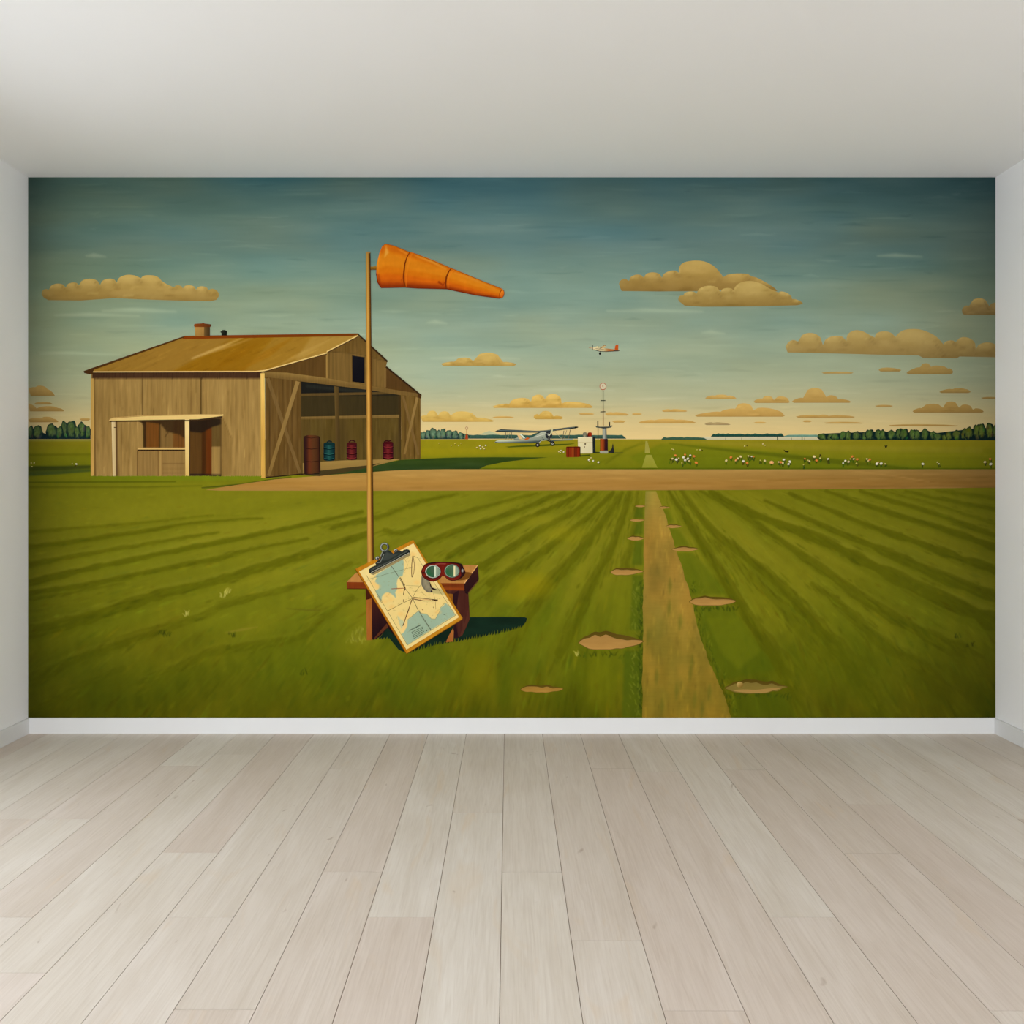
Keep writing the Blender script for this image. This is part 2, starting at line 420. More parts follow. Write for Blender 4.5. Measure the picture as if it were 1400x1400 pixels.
mural = bpy.data.objects.new('wall_mural', None); COL.objects.link(mural)
mural['label'] = 'wide printed wall mural of an airfield with hangar, windsock and biplane, filling the far wall'
mural['category'] = 'mural'

# ---------------------------------------------------------------- sky
SKY = [(242, (64, 95, 98)), (262, (74, 103, 104)), (285, (88, 117, 115)), (310, (95, 124, 121)), (335, (101, 129, 125)), (365, (113, 141, 132)),
       (400, (127, 152, 138)), (440, (143, 164, 147)), (480, (156, 172, 150)), (515, (168, 178, 152)), (545, (183, 182, 149)),
       (570, (208, 190, 146)), (588, (222, 196, 147)), (602, (230, 201, 150))]
cv = Canvas(36, 240, 1364, 606).grad(SKY)
side = np.clip((cv.X - 700) / 660, -1, 1)
cv.mul(1 - .10 * np.clip(side, 0, 1) * np.clip((560 - cv.Y) / 200, 0, 1) - .02 * np.clip(-side, 0, 1))
hi = np.clip((590 - cv.Y) / 120, 0, 1)
cv.a += (np.clip(-side, 0, 1) * hi)[..., None] * np.array((5, 1, -9)); cv.a += (np.clip(side, 0, 1) * hi)[..., None] * np.array((3, 0, -4))
cv.a += ((vnoise(cv.X, cv.Y, 170, 26, 3, 3) * 12) * hi)[..., None] * np.array((1.05, .8, .6))
cv.a += ((vnoise(cv.X, cv.Y, 95, 13, 8, 3) * 6) * (.35 + .65 * hi))[..., None] * np.array((1, .8, .65))
cv.a += ((vnoise(cv.X, cv.Y, 120, 40, 12, 2) * 7) * hi)[..., None] * np.array((-1.0, 0, .8))
for _ in range(900):
    x, y = rng.uniform(30, 1370), rng.uniform(243, 585); L = rng.uniform(12, 85); k = rng.normal(0, 4.6)
    cv.stroke([(x, y, .5), (x + L / 2, y + rng.uniform(-1.5, 1.5), rng.uniform(1, 4)), (x + L, y + rng.uniform(-2.5, 2.5), .5)], 2, (k, k * .9, k * .75), .9, 1.8, add=True)
for x, y, L in [(75, 431, 115), (140, 425, 100), (55, 484, 110), (590, 490, 120), (730, 533, 110), (585, 441, 25), (118, 350, 26), (300, 470, 90), (830, 425, 130), (1130, 460, 120), (960, 455, 30), (1200, 350, 60)]:
    cv.stroke([(x, y, 1), (x + L * .4, y - 1, 5), (x + L, y + 1, 1)], 3, (196, 204, 174), .35, 5)
grid_part('sky', mural, 0, P_SKY, cv, ML, MT, MR, 603, 1.6, 'teal evening sky fading to cream at the horizon')

# ---------------------------------------------------------------- clouds
def arc(p, q, bulge, n=6):
    """points from p (included) to q (excluded), bulging upwards"""
    if isinstance(bulge, tuple): return [p] + smooth([p] + list(bulge) + [q], 3, False)[1:-1]
    dx, dy = q[0] - p[0], q[1] - p[1]; L = math.hypot(dx, dy); out = []
    nx, ny = (dy / L, -dx / L)
    if ny > 0: nx, ny = -nx, -ny
    for i in range(n):
        t = i / n; h = math.sqrt(max(0, 1 - (2 * t - 1) ** 2)) * bulge * L
        out.append((p[0] + dx * t + nx * h, p[1] + dy * t + ny * h))
    return out
def cloud(cusps, base, top=(196, 165, 106), low=(160, 130, 80), rim=(216, 184, 122), label=None, bulge=.3, smudge=1.0, lay=10, dy=0):
    if smudge < .5: cusps = [(c_[0], c_[1], c_[2] if len(c_) > 2 else min(.12, 1.5 / (n_[0] - c_[0]))) for c_, n_ in zip(cusps[:-1], cusps[1:])] + [cusps[-1][:2]]
    P = []; sm = cusps[-1][0] - cusps[0][0] < 110
    for i, (a, b) in enumerate(zip(cusps[:-1], cusps[1:])):
        P += arc(a[:2], b[:2], a[2] if len(a) > 2 else bulge, 8 if not sm else 5)
    P.append(cusps[-1][:2])
    under = [(p[0], p[1]) for p in reversed(base)] if isinstance(base, list) else [(cusps[-1][0] - 3, base), (cusps[0][0] + 3, base)]
    P = clip_right(P + under, MR - .05); P = [(max(p[0], ML + .05), p[1]) for p in P]
    xs = [p[0] for p in P]; ys = [p[1] for p in P]; x0, x1, y0, y1 = min(xs), max(xs), min(ys), max(ys)
    c = Canvas(x0 - 2, y0 - 2, x1 + 2, y1 + 2, 2 if x1 - x0 < 300 else 1.5)
    m = y0 + .45 * (y1 - y0); c.grad([(y0, top), (m, tuple(.65 * t + .35 * l for t, l in zip(top, low))), (y1 - .12 * (y1 - y0), low), (y1, tuple(v * .93 for v in low))])
    c.noise(max(8, (x1 - x0) / 9), max(3, (y1 - y0) / 5), 9 * smudge, int(x0) % 97 + 3)
    for a, b in zip(cusps[:-1], cusps[1:]):
        if 14 < b[0] - a[0] and smudge > .5:        # each billow: lit crown, dusky foot
            cx, w = (a[0] + b[0]) / 2, (b[0] - a[0]) / 2; q = [tuple(v) for v in arc(a[:2], b[:2], a[2] if len(a) > 2 else bulge, 8)]; q = q + q[-1:] * max(0, 6 - len(q))
            ty = min(p[1] for p in q); c.ell(cx - .2 * w, ty + .3 * w, .72 * w, .3 * w, rim, .38, .7)
            c.ell(b[0] - .1 * w, b[1] + .35 * w, .5 * w, .28 * w, low, .55, .7)
            c.stroke([(px_ + .4, py_ + 1.4) for px_, py_ in q[1:6]], 1.6, rim, .6, 1.6)
            c.stroke([(q[-1][0] - .25 * w, q[-1][1] + .1 * w), (b[0] - .1 * w, b[1] + .25 * w), (b[0] + .1 * w, b[1] + .45 * w)], 1.4, tuple(v * .9 for v in low), .5, 1.4)
    rr = np.random.default_rng(int(x0))
    for _ in range(int((x1 - x0) * smudge * .35)):
        x, y = rr.uniform(x0, x1), rr.uniform(y0 + .35 * (y1 - y0), y1); k = rr.normal(-1, 8); L = rr.uniform(6, 22)
        c.stroke([(x, y, .5), (x + L / 2, y - rr.uniform(0, 1.5), 2), (x + L, y + .5, .5)], 2, (k, k, k * .8), .8, 1.6, add=True)
    a = Art('cloud', mural, lay, P_FLAT); a.poly(P, c, step=max(1.2, min(3, (x1 - x0) / 60)))
    return a.build(label)
cloud([(60, 407, .5), (67, 396, .3), (90, 393.5), (108, 390), (137, 389.5), (160, 386.5, ((162, 381), (167, 377.5), (175, 375.6), (184, 376.6))), (193, 380.5, ((195, 378), (200, 376.3), (210, 376.6), (217, 379.5))), (221, 384, ((228, 388.5),)), (238, 393, .3), (250, 394.5), (268, 396), (285, 397, .35), (299, 405.5)],
      [(66, 410.5), (110, 411), (138, 409), (155, 407.5), (185, 409), (225, 410.5), (260, 411.5), (288, 412), (296, 410)], label='long flat-bottomed cream cloud above the hangar, with a row of billows')
cloud([(848, 394, .5), (860, 384, .3), (880, 379.5, .3), (905, 380, .25), (928, 373, ((928.5, 366), (933, 360), (942, 357), (955, 356.3), (966, 358.5), (976, 364), (983, 371))), (989, 379, .12), (1028, 378, .06), (1063, 398)], [(850, 398), (900, 398.5), (957, 398), (985, 396.5), (1000, 400)],
      top=(184, 153, 96), low=(152, 122, 76), rim=(206, 174, 116), label='large heaped cream cloud at upper right, the higher of two overlapping', lay=10)
cloud([(931, 414, .5), (934, 404, .25), (952, 402, .3), (985, 399, .25), (1003, 397.5, ((1004.5, 393), (1010, 387.5), (1019, 384.6), (1030, 384.6), (1041, 388), (1052, 394.5))), (1064, 400, .22), (1083, 409, .12), (1098, 415.5)], [(936, 418), (960, 419.5), (1040, 419), (1090, 417.5)],
      top=(188, 160, 104), low=(154, 126, 78), rim=(212, 184, 126), label='large heaped cream cloud at upper right, the lower of two overlapping', lay=14)
cloud([(1076, 480, .4), (1091, 467, .42), (1125, 472, .3), (1157, 466, ((1158.5, 458), (1164, 453), (1172, 451.3), (1181, 453.5), (1189, 458))), (1196, 461.5, ((1198, 456), (1204, 453.3), (1212, 453), (1219, 455.5))), (1224, 461, ((1228, 456), (1235, 451.5), (1245, 449.8), (1258, 450.5), (1270, 454.5), (1281, 461))), (1290, 471, .25), (1306, 468, .4), (1334, 478, .3), (1364, 476)],
      [(1077, 482), (1150, 483.5), (1200, 485), (1256, 486), (1262, 489.5), (1308, 490), (1312, 487.5), (1364, 488.7)], top=(190, 162, 108), low=(156, 130, 86), rim=(206, 178, 122), label='longest bank of heaped clouds, on the right')
cloud([(1315.5, 428, .3), (1325, 418, .4), (1352.5, 419, .3), (1366, 417)], 430.8, top=(172, 145, 98), low=(140, 116, 78), label='small cloud cut by the right edge of the mural')
cloud([(603, 497.5, .05), (621, 494.5, .2), (647, 493.5, .3), (688, 495, .06), (706, 498)], 500.4, top=(203, 170, 108), low=(183, 150, 92), label='flat lens-shaped cloud to the right of the hangar roof')
cloud([(673, 556.5, .08), (696, 552.5, .22), (726, 549, .4), (745, 545.5, .42), (768, 551.5, .1), (811, 556.5)], 557.8, top=(222, 183, 114), low=(198, 157, 92), rim=(234, 198, 128), label='billowing golden cloud above the biplane')
cloud([(575, 570, .12), (583, 568, .42), (599, 568, .35), (616, 568, .2), (652, 571, .05), (676, 575.5)], 576.8, top=(214, 180, 112), low=(198, 160, 94), rim=(222, 188, 120), label='low golden cloud beside the right hangar wall')
cloud([(729.6, 571, .3), (737, 567, .32), (757, 569.5, .15), (770, 571.5)], 573.2, top=(215, 175, 104), low=(196, 156, 88), label='small golden cloud directly over the biplane')
SM = dict(smudge=.3, bulge=.12)
small = [([(673, 570.5), (703, 570.5)], 571.6), ([(790.7, 565.5), (813, 566)], 567.2), ([(827, 566), (838, 564), (860, 567)], 568.2), ([(863.5, 566), (878, 566)], 567.5), ([(836.6, 576), (855.5, 576)], 578),
         ([(873, 577.5), (895, 574.5), (925, 574), (952, 578)], 579), ([(904.7, 562), (917, 560), (940, 562)], 563.2), ([(964, 544.5), (977, 541), (995, 541), (1007, 545)], 545.8),
         ([(1030, 549.5), (1042, 545, .3), (1058, 547, .3), (1080, 550)], 551), ([(1082.5, 549), (1098, 544, .42), (1130, 543, .25), (1146, 546), (1164, 549.5)], 550.7), ([(950, 568), (985, 563), (1005, 559, .35), (1030, 561, .15), (1073, 568.5)], 569.8),
         ([(963, 580), (975, 578), (999, 580.5)], 581.2), ([(1030, 578), (1048, 578)], 579), ([(1097, 576), (1110, 576)], 577.4), ([(1088, 569.5), (1120, 568), (1133, 568.5), (1169, 570)], 571.2), ([(1123, 509.5), (1167, 509.5)], 510.9),
         ([(1201, 506), (1207, 503), (1232.5, 506)], 508), ([(1239, 510), (1258, 502, .35), (1273, 501.5, .12), (1296, 504, .3), (1302.5, 510)], 511.6), ([(1284, 536), (1302, 532), (1320, 532), (1327, 536)], 537.4), ([(1341, 544), (1366, 544)], 545.3),
         ([(1247.5, 562.5), (1260, 558, .2), (1289, 557.5, .4), (1311, 557.5, .3), (1330, 560, .2), (1345, 563)], 564.3), ([(1196, 555), (1221, 555)], 556.2), ([(1126, 578), (1181, 578.3)], 579.2), ([(1215, 581.2), (1310, 581.8)], 582.8),
         ([(39, 532), (48, 529.5, .2), (65, 532, .1), (75, 541)], 541.4), ([(47, 552), (55, 550), (72, 552)], 553), ([(38, 552), (50, 558.5, .1), (80, 558), (88, 562)], 562.4), ([(38, 574), (56, 572, .15), (73, 572.5), (80, 577)], 577.4), ([(108.6, 573), (124, 573)], 575)]
for cu, b in small:
    dim = 1 - .16 * max(0, (cu[0][0] - 1000) / 360) - .10 * (cu[0][0] < 130); wm = np.clip((b - 500) / 80, 0, 1)
    tp = tuple(v * dim for v in (206 + 8 * wm, 174, 116 - 4 * wm)); lo = tuple(v * dim for v in (182 + 8 * wm, 150, 96 - 2 * wm))
    if cu[0][0] == 963: tp, lo = (176, 152, 112), (160, 138, 104)
    x, y = cu[0][0], cu[0][1]
    cloud(cu, b, top=tp, low=lo, rim=tp, lay=12, **SM)

# ---------------------------------------------------------------- fields
VPX, VPY = 887.0, 600.0
cv = Canvas(36, 598, 1364, 984)
cv.grad([(598, (146, 134, 50)), (606, (138, 128, 42)), (622, (126, 124, 36)), (640, (114, 116, 31)), (671, (119, 117, 36)), (700, (122, 120, 38)), (740, (121, 119, 38)), (790, (117, 117, 36)),
         (850, (107, 110, 31)), (920, (96, 100, 25)), (984, (87, 85, 18))])
RX, RY = cv.X - VPX, np.maximum(cv.Y - VPY + 2, 1)
TH = np.arctan2(RX, RY); LR = np.log(np.hypot(RX, RY) + 6)
fore = np.clip((cv.Y - 668) / 6, 0, 1); near = np.clip((cv.Y - 690) / 250, 0, 1)
cv.mul(1 - .02 * np.clip((cv.X - 1000) / 360, 0, 1) * fore - .03 * np.clip((420 - cv.X) / 380, 0, 1))
cv.a += (vnoise(TH * 1000, LR * 100, 42, 60, 21, 3) * 8 * fore)[..., None] * np.array((1, .9, .5))
cv.a += (vnoise(TH * 1000, LR * 100, 75, 40, 22, 2) * (6 + 6 * near) * fore)[..., None] * np.array((1, .55, .3))
cv.a += (vnoise(cv.X, cv.Y, 45, 60, 24, 3) * 13 * near)[..., None] * np.array((1, .55, .2))
cv.a += (vnoise(cv.X, cv.Y, 9, 34, 25, 2) * 7 * near)[..., None] * np.array((1, .9, .3))
cv.a += (vnoise(cv.X, cv.Y, 260, 7, 23, 3) * 9 * (1 - fore))[..., None] * np.array((1, .85, .3))
# far meadow: the sun-lit yellow on the left, a darker diagonal on the right
cv.poly([(575, 603), (700, 603), (780, 612), (700, 622), (575, 627)], (144, 134, 34), .55, 4)
cv.stroke([(575, 618, 10), (700, 616, 8), (760, 617, 2)], 8, (152, 138, 30), .4, 6)
cv.poly([(905, 606), (960, 608), (1100, 622), (1200, 634), (1300, 641), (887, 642), (860, 625)], (98, 112, 28), .45, 4)
cv.stroke([(915, 606, 1), (970, 613, 2.5), (1060, 622, 5), (1160, 633, 7), (1240, 640, 2)], 5, (84, 92, 26), .7, 3)
cv.stroke([(960, 604, 2), (1100, 612, 8), (1340, 616, 8)], 8, (150, 138, 58), .45, 6)
cv.stroke([(884, 605, 1), (855, 614, 2), (828, 634, 3)], 3, (96, 100, 28), .6, 3)
cv.stroke([(878, 604, 1), (845, 622, 2), (800, 641, 4)], 3, (100, 104, 28), .5, 4)
cv.stroke([(38, 602), (125, 602)], 2, (150, 148, 90), .6, 2)
cv.stroke([(36, 641, 7), (90, 640, 6), (126, 638, 4)], 6, (52, 62, 30), .8, 3)
cv.stroke([(36, 648, 6), (80, 646, 5), (126, 643, 3)], 6, (58, 74, 40), .8, 3)
cv.stroke([(36, 622, 3), (126, 621, 2)], 6, (92, 92, 22), .6, 3)
cv.stroke([(36, 659.5, 2), (120, 659, 2.5), (240, 658.5, 1.5)], 2, (70, 78, 20), .7, 1.5)
cv.stroke([(36, 666, 1.5), (200, 666, 2), (276, 664, 1)], 2, (76, 80, 22), .55, 1.5)
cv.stroke([(126, 656, 3), (360, 655, 3)], 3, (112, 126, 34), .5, 2)
cv.stroke([(276, 667, 1), (330, 662.5, 2.4), (376, 655.8, 2.4), (398, 652.5, 1)], 2, (44, 56, 24), .9, 1.2)
cv.stroke([(545, 640.8), (1362, 640.8)], 1.6, (70, 84, 24), .8, 1.2)
# furrow strips, traced from the print
def CL(p, w): return [(20 + x / 2.8, 640 + y / 2.8, ww) for (x, y), ww in zip(p, w)]
def CM(p, w): return [(500 + x / 3.5, 590 + y / 3.5, ww) for (x, y), ww in zip(p, w)]
def CR(p, w): return [(860 + x / 2.593, 620 + y / 2.593, ww) for (x, y), ww in zip(p, w)]
def ramp(n, a, b): return [a + (b - a) * i / (n - 1) for i in range(n)]
bands = []
for pts, a, b, al in [([(50, 242), (400, 215), (760, 180)], 4, 1.5, .5), ([(50, 302), (300, 268), (500, 238), (700, 207), (950, 190)], 6, 2, .8), ([(50, 367), (350, 315), (620, 270), (780, 245)], 6, 2, .7),
                      ([(50, 437), (300, 380), (560, 325), (860, 265), (1060, 225), (1330, 165)], 7, 4, .9), ([(50, 477), (300, 440), (560, 385), (800, 338), (900, 310), (1120, 268)], 7, 3, .8),
                      ([(50, 625), (200, 590), (420, 522), (580, 472), (740, 437), (900, 390), (1100, 330), (1345, 250)], 14, 7, .9), ([(400, 660), (560, 610), (700, 570), (830, 512), (960, 480), (1130, 430), (1290, 360)], 12, 4, .6),
                      ([(60, 812), (230, 732), (400, 670), (560, 622)], 14, 4, .8), ([(480, 830), (640, 755), (760, 700), (960, 668), (1100, 640), (1180, 570), (1290, 490)], 12, 6, .55),
                      ([(50, 940), (260, 830), (420, 760)], 18, 4, .45), ([(1215, 225), (1290, 205), (1345, 195)], 6, 5, .8), ([(50, 500), (200, 478), (420, 440)], 4, 2, .4)]:
    bands.append((CL(pts, ramp(len(pts), a, b)), al))
for pts, a, b, al in [([(50, 412), (230, 345), (420, 300)], 5, 2, .7), ([(90, 470), (170, 478), (330, 420), (560, 360), (820, 290)], 5, 3, .7), ([(250, 540), (500, 450), (700, 385), (850, 325), (950, 288)], 7, 4, .8),
                      ([(400, 590), (580, 500), (800, 400), (960, 330), (1025, 288)], 9, 4, .9), ([(560, 640), (740, 520), (900, 430), (1010, 370), (1100, 288)], 9, 4, .8), ([(600, 720), (800, 600), (940, 500), (1080, 390), (1185, 288)], 11, 4, .85),
                      ([(700, 1000), (830, 770), (1000, 590), (1130, 430), (1200, 330), (1225, 288)], 16, 4, .8), ([(930, 1050), (1070, 740), (1170, 560), (1230, 400), (1262, 288)], 14, 4, .85), ([(250, 330), (440, 296)], 2, 2, .4),
                      ([(580, 790), (700, 690), (760, 650)], 8, 4, .4), ([(1240, 640), (1285, 470), (1300, 290)], 9, 3, .5)]:
    bands.append((CM(pts, ramp(len(pts), a, b)), al))
for pts, a, b, al in [([(140, 130), (200, 220), (270, 330), (340, 440), (440, 600), (560, 760), (650, 950)], 3, 16, .9), ([(185, 130), (300, 270), (500, 430), (640, 570), (800, 750), (930, 950)], 3, 18, .8),
                      ([(250, 130), (380, 200), (560, 320), (720, 430), (880, 540), (1060, 640), (1180, 690)], 3, 12, .75), ([(290, 132), (440, 210), (680, 300), (880, 400), (1080, 495), (1310, 595)], 4, 14, .95),
                      ([(480, 165), (700, 260), (900, 340), (1100, 430), (1310, 505)], 3, 10, .85), ([(570, 140), (800, 235), (1000, 305), (1180, 370), (1310, 412)], 3, 8, .85), ([(700, 132), (900, 200), (1100, 260), (1310, 332)], 3, 6, .8),
                      ([(820, 132), (1050, 200), (1310, 292)], 3, 5, .75), ([(980, 132), (1150, 168), (1310, 196)], 2, 4, .6), ([(1090, 128), (1310, 160)], 2, 3, .5), ([(650, 460), (760, 540), (900, 670), (1050, 760), (1200, 940)], 4, 16, .6),
                      ([(300, 300), (420, 420), (560, 560), (700, 720)], 6, 10, .35), ([(900, 130), (1120, 190), (1310, 250)], 1.5, 3, .4)]:
    bands.append((CR(pts, ramp(len(pts), a * 1.3, b * 1.35)), al))
for pts, al in bands:
    pts = [(x, y + w * .15, w) for x, y, w in smooth(pts, 5, False)]
    cv.stroke([(x + rng.normal(0, .3), y + rng.normal(0, .5), w * rng.uniform(.8, 1.6)) for x, y, w in pts], 5, (82, 83, 14), al * .7, 2.8)
    cv.stroke([(x, y + w * .5, w * 1.3) for x, y, w in pts], 5, (90, 94, 18), al * .35, 8)
    cv.stroke([(x, y - w * .75 - 1, w * .6) for x, y, w in pts], 3, (134, 130, 54), al * .22, 6)
    for x, y, w in pts:                       # ragged grass lip along the strip
        for _ in range(5):
            xx, yy = x + rng.uniform(-14, 14), y + rng.uniform(-w * .7, w * .5)
            dx, dy = xx - VPX, yy - VPY; q = math.hypot(dx, dy); l = rng.uniform(3, 12) * (.4 + w / 12); k = rng.uniform(.82, 1.12)
            cv.stroke([(xx, yy, .6), (xx + dx / q * l, yy + dy / q * l, w * .3), (xx + dx / q * l * 1.6, yy + dy / q * l * 1.6, .5)], 2, (96 * k, 98 * k, 23 * k), .4, 1.6)
# loose brush strokes that follow the furrows
for _ in range(3600):
    y = 671 + 312 * rng.random() ** .9; x = rng.uniform(30, 1370); dx, dy = x - VPX, y - VPY; q = math.hypot(dx, dy)
    if y > 850: dx, dy = dx * .45, dy; q = math.hypot(dx, dy)
    nr = (y - 671) / 310; L = rng.uniform(6, 24) * (.6 + 1.2 * nr); w = rng.uniform(1, 2.6) * (.9 + 2.0 * nr); k = rng.normal(0, 5.0)
    tint = ((1, .95, .35), (1, .5, -.1), (.5, 1, .4))[rng.integers(3)]
    cv.stroke([(x, y, .4), (x + dx / q * L * .5 + rng.normal(0, .6), y + dy / q * L * .5, w), (x + dx / q * L, y + dy / q * L, .4)], 2, tuple(k * t for t in tint), .9, 1.4 + nr, add=True)
for x, y, rx, ry, c, al in [(725, 800, 26, 14, (150, 134, 24), .55), (700, 815, 16, 9, (146, 132, 28), .4), (770, 730, 30, 9, (142, 134, 34), .4), (735, 712, 26, 7, (146, 138, 44), .4), (655, 915, 20, 30, (132, 118, 20), .4),
                            (640, 930, 60, 28, (118, 108, 22), .3), (560, 950, 30, 20, (74, 88, 20), .45), (600, 905, 24, 16, (78, 92, 24), .5), (690, 940, 10, 30, (70, 84, 18), .45), (420, 905, 60, 30, (82, 92, 20), .35),
                            (300, 940, 80, 24, (76, 80, 18), .35), (480, 885, 30, 14, (120, 118, 36), .5), (495, 872, 18, 9, (140, 136, 56), .35), (820, 930, 26, 40, (122, 122, 26), .4), (850, 830, 20, 30, (112, 118, 30), .35),
                            (330, 850, 60, 16, (116, 116, 34), .4), (1130, 900, 60, 34, (92, 98, 20), .35), (1230, 800, 60, 22, (106, 108, 30), .3), (1180, 930, 40, 40, (84, 90, 20), .4), (1300, 930, 60, 40, (82, 78, 18), .4),
                            (230, 880, 60, 26, (90, 84, 20), .35), (120, 930, 70, 40, (66, 70, 18), .4), (730, 870, 50, 26, (108, 112, 26), .3)]:
    cv.ell(x, y, rx, ry, c, al, .8)
# tufts and shade beside the track, worn lines on the left
for y0_, y1_, xl, xr in [(693, 709, 866, 880), (714, 731, 866, 879), (740, 773, 864, 879), (787, 862, 861, 879), (890, 981, 850, 878)]:
    cv.poly([(xl + 4, y0_), (xr, y0_), (xr, y1_), (xl, y1_)], (76, 92, 28), .7, 3)
for pts in [[(902, 697), (915, 697), (921, 714), (910, 716)], [(911, 723), (926, 723), (944, 746), (920, 748)], [(924, 756), (948, 756), (995, 812), (940, 813), (928, 780)], [(953, 830), (1000, 830), (1060, 915), (985, 930), (965, 880)], [(1000, 951), (1070, 948), (1090, 981), (1000, 981)]]:
    cv.poly(pts, (80, 94, 24), .5, 7)
cv.poly([(965, 845), (1010, 842), (1040, 890), (1010, 915), (985, 890)], (106, 112, 30), .6, 10)
def tuft(x, y, n, c, s_=5, al=.8):
    for _ in range(n):
        xx, yy = x + rng.normal(0, s_), y + rng.normal(0, s_ * .5); l = rng.uniform(3, 7); a = rng.uniform(-.9, .9); k = rng.uniform(.8, 1.25)
        cv.stroke([(xx, yy, 1.4), (xx + l * a * .5, yy - l * .7, .9), (xx + l * a, yy - l, .4)], 1, tuple(v * k for v in c), al, 1)
for y in np.arange(800, 978, 5):
    xr_ = np.interp(y, [810, 870, 940, 981], [943, 956, 985, 1000])
    tuft(876, y, 3, (52, 68, 22), 2.2); tuft(870, y + 2, 2, (120, 122, 50), 4, .6); tuft(xr_ + 4, y, 2, (58, 72, 22), 3); tuft(xr_ + 10, y + 1, 1, (116, 118, 44), 4, .5)
for x in np.arange(950, 1010, 4): tuft(x, 834, 2, (56, 72, 24), 2.5)
for x in np.arange(995, 1085, 5): tuft(x, 952, 2, (60, 74, 24), 3)
for x in np.arange(795, 860, 6): tuft(x, 897, 2, (66, 80, 26), 3)
for x, y in [(486, 868), (496, 862), (505, 866), (480, 875), (492, 875)]: tuft(x, y, 9, (136, 134, 58), 5, .6)
for x, y in [(306, 816), (310, 812), (255, 841), (788, 896)]: tuft(x, y, 6, (178, 170, 96), 2.5, .8)
for x, y in [(220, 867), (228, 870), (416, 921), (1310, 870), (1325, 884), (320, 869)]: tuft(x, y, 5, (52, 62, 22), 3, .8)
cv.stroke([(308, 865, 1), (330, 861, 4), (352, 857, 1)], 3, (142, 124, 60), .5, 3)
cv.stroke([(392, 832, 1), (420, 834, 2), (438, 834, 1)], 2, (90, 84, 34), .6, 2)
grid_part('grass_field', mural, 20, P_GRASS, cv, ML, 600.6, MR, MB, 1.1, 'mown green airfield grass with furrow strips running to the horizon')

# distant lake, woods and hills along the horizon
a = Art('distant_water', mural, 30); a.quad(961, 596.9, 1122, 601.2, lin((961, 597), (214, 204, 172), (961, 601), (196, 188, 158)))
for x in (992, 1014, 1082, 1100): a.line([(x, 598.5), (x, 601.5)], .7, (86, 84, 66))
a.line([(1063, 596), (1063, 602)], 1.6, (44, 58, 48)); a.line([(1096.5, 597), (1096.5, 602)], 1.2, (70, 74, 60)); a.build('pale strip of water on the horizon')
a = Art('distant_hill', mural, 22); a.poly([(655, 594.5), (664, 590.5), (669, 589), (676, 591.5), (684, 594.5)], (186, 186, 150)); a.build()
def woods(x0, x1, yt, yb, c, n=26, amp=1.2, seed=1, label=None, lay=34):
    r = np.random.default_rng(seed); top = [(x0 + (x1 - x0) * i / n, yt + r.uniform(-amp, amp)) for i in range(n + 1)]
    top[0] = (x0, yb - .6); top[-1] = (x1, yb - .6)
    a = Art('distant_treeline', mural, lay, P_LEAF); a.poly(top + [(x1, yb), (x0, yb)], lin((x0, yt), tuple(v * 1.25 for v in c), (x0, yb), c), step=2); a.build(label)
woods(636, 856, 594.6, 599.8, (48, 76, 66), 40, .5, 2, 'thin dark blue-green treeline behind the biplane')
woods(904, 966, 597.8, 601.2, (50, 78, 62), 16, .8, 3)
woods(972, 1072, 593, 597.2, (32, 66, 56), 30, .9, 4, 'dark clipped treeline behind the strip of water')
woods(1071, 1123, 594.4, 597.2, (96, 132, 116), 8, .2, 5)
def tree(cx, yt, w, yb, par, lay, c=(76, 96, 52), dark=(20, 36, 32), seed=0):
    r = np.random.default_rng(seed + int(cx)); h = yb - yt; P = []
    for i in range(22):
        t = 2 * math.pi * i / 22; rr_ = 1 + .09 * math.sin((4 + seed % 3) * t + seed) + r.uniform(-.07, .07)
        y = yt + h * .52 + math.sin(t) * h * .52 * rr_; P.append((min(max(cx + math.cos(t) * w / 2 * rr_, ML + .1), MR - .1), min(y, yb)))
    k = Canvas(cx - w, yt - 2, cx + w, yb + 2, 3).fill(dark)
    k.ell(cx - w * .06, yt + h * .40, w * .30, h * .36, c, .9, .35); [k.ell(cx + r.uniform(-.28, .28) * w, yt + h * r.uniform(.2, .85), w * .15, h * .13, tuple(v * r.uniform(.5, 1.3) for v in c), .6, .6) for _ in range(4)]
    for _ in range(int(14 + w)):
        x, y = cx + r.normal(-.04 * w, .18 * w), yt + h * r.uniform(.1, .75); q = r.uniform(.8, 1.35)
        k.stroke([(x, y, .8), (x + r.uniform(-1, 1), y + r.uniform(1, 3.5), 1.6)], 1.5, tuple(v * q for v in c), .55, 1)
    a = Art('tree', par, lay, P_LEAF); a.poly(P, k, step=1.2); return a.build()
g = empty('tree_row', mural, label='row of round dark green trees left of the hangar')
a = Art('undergrowth', g, 40, P_LEAF); a.poly([(38.6, 590), (60, 592), (64, 594), (124, 592), (124, 600.4), (38.6, 600.4)], (24, 40, 44)); a.build()
for i, (cx, yt, w) in enumerate([(42, 582, 9), (52, 581.5, 14), (120, 582, 10), (71, 579, 16), (88, 575.5, 12), (112, 577, 12), (82, 583, 11), (98, 575, 15), (106, 583, 9)]): tree(cx, yt, w, 600.2, g, 44 + i, (84, 104, 62), (24, 42, 42), i)
g = empty('tree_row', mural, label='small clump of dark trees just right of the hangar')
a = Art('undergrowth', g, 40, P_LEAF); a.poly([(575, 591), (640, 595), (640, 600.4), (575, 600.4)], (30, 52, 50)); a.build()
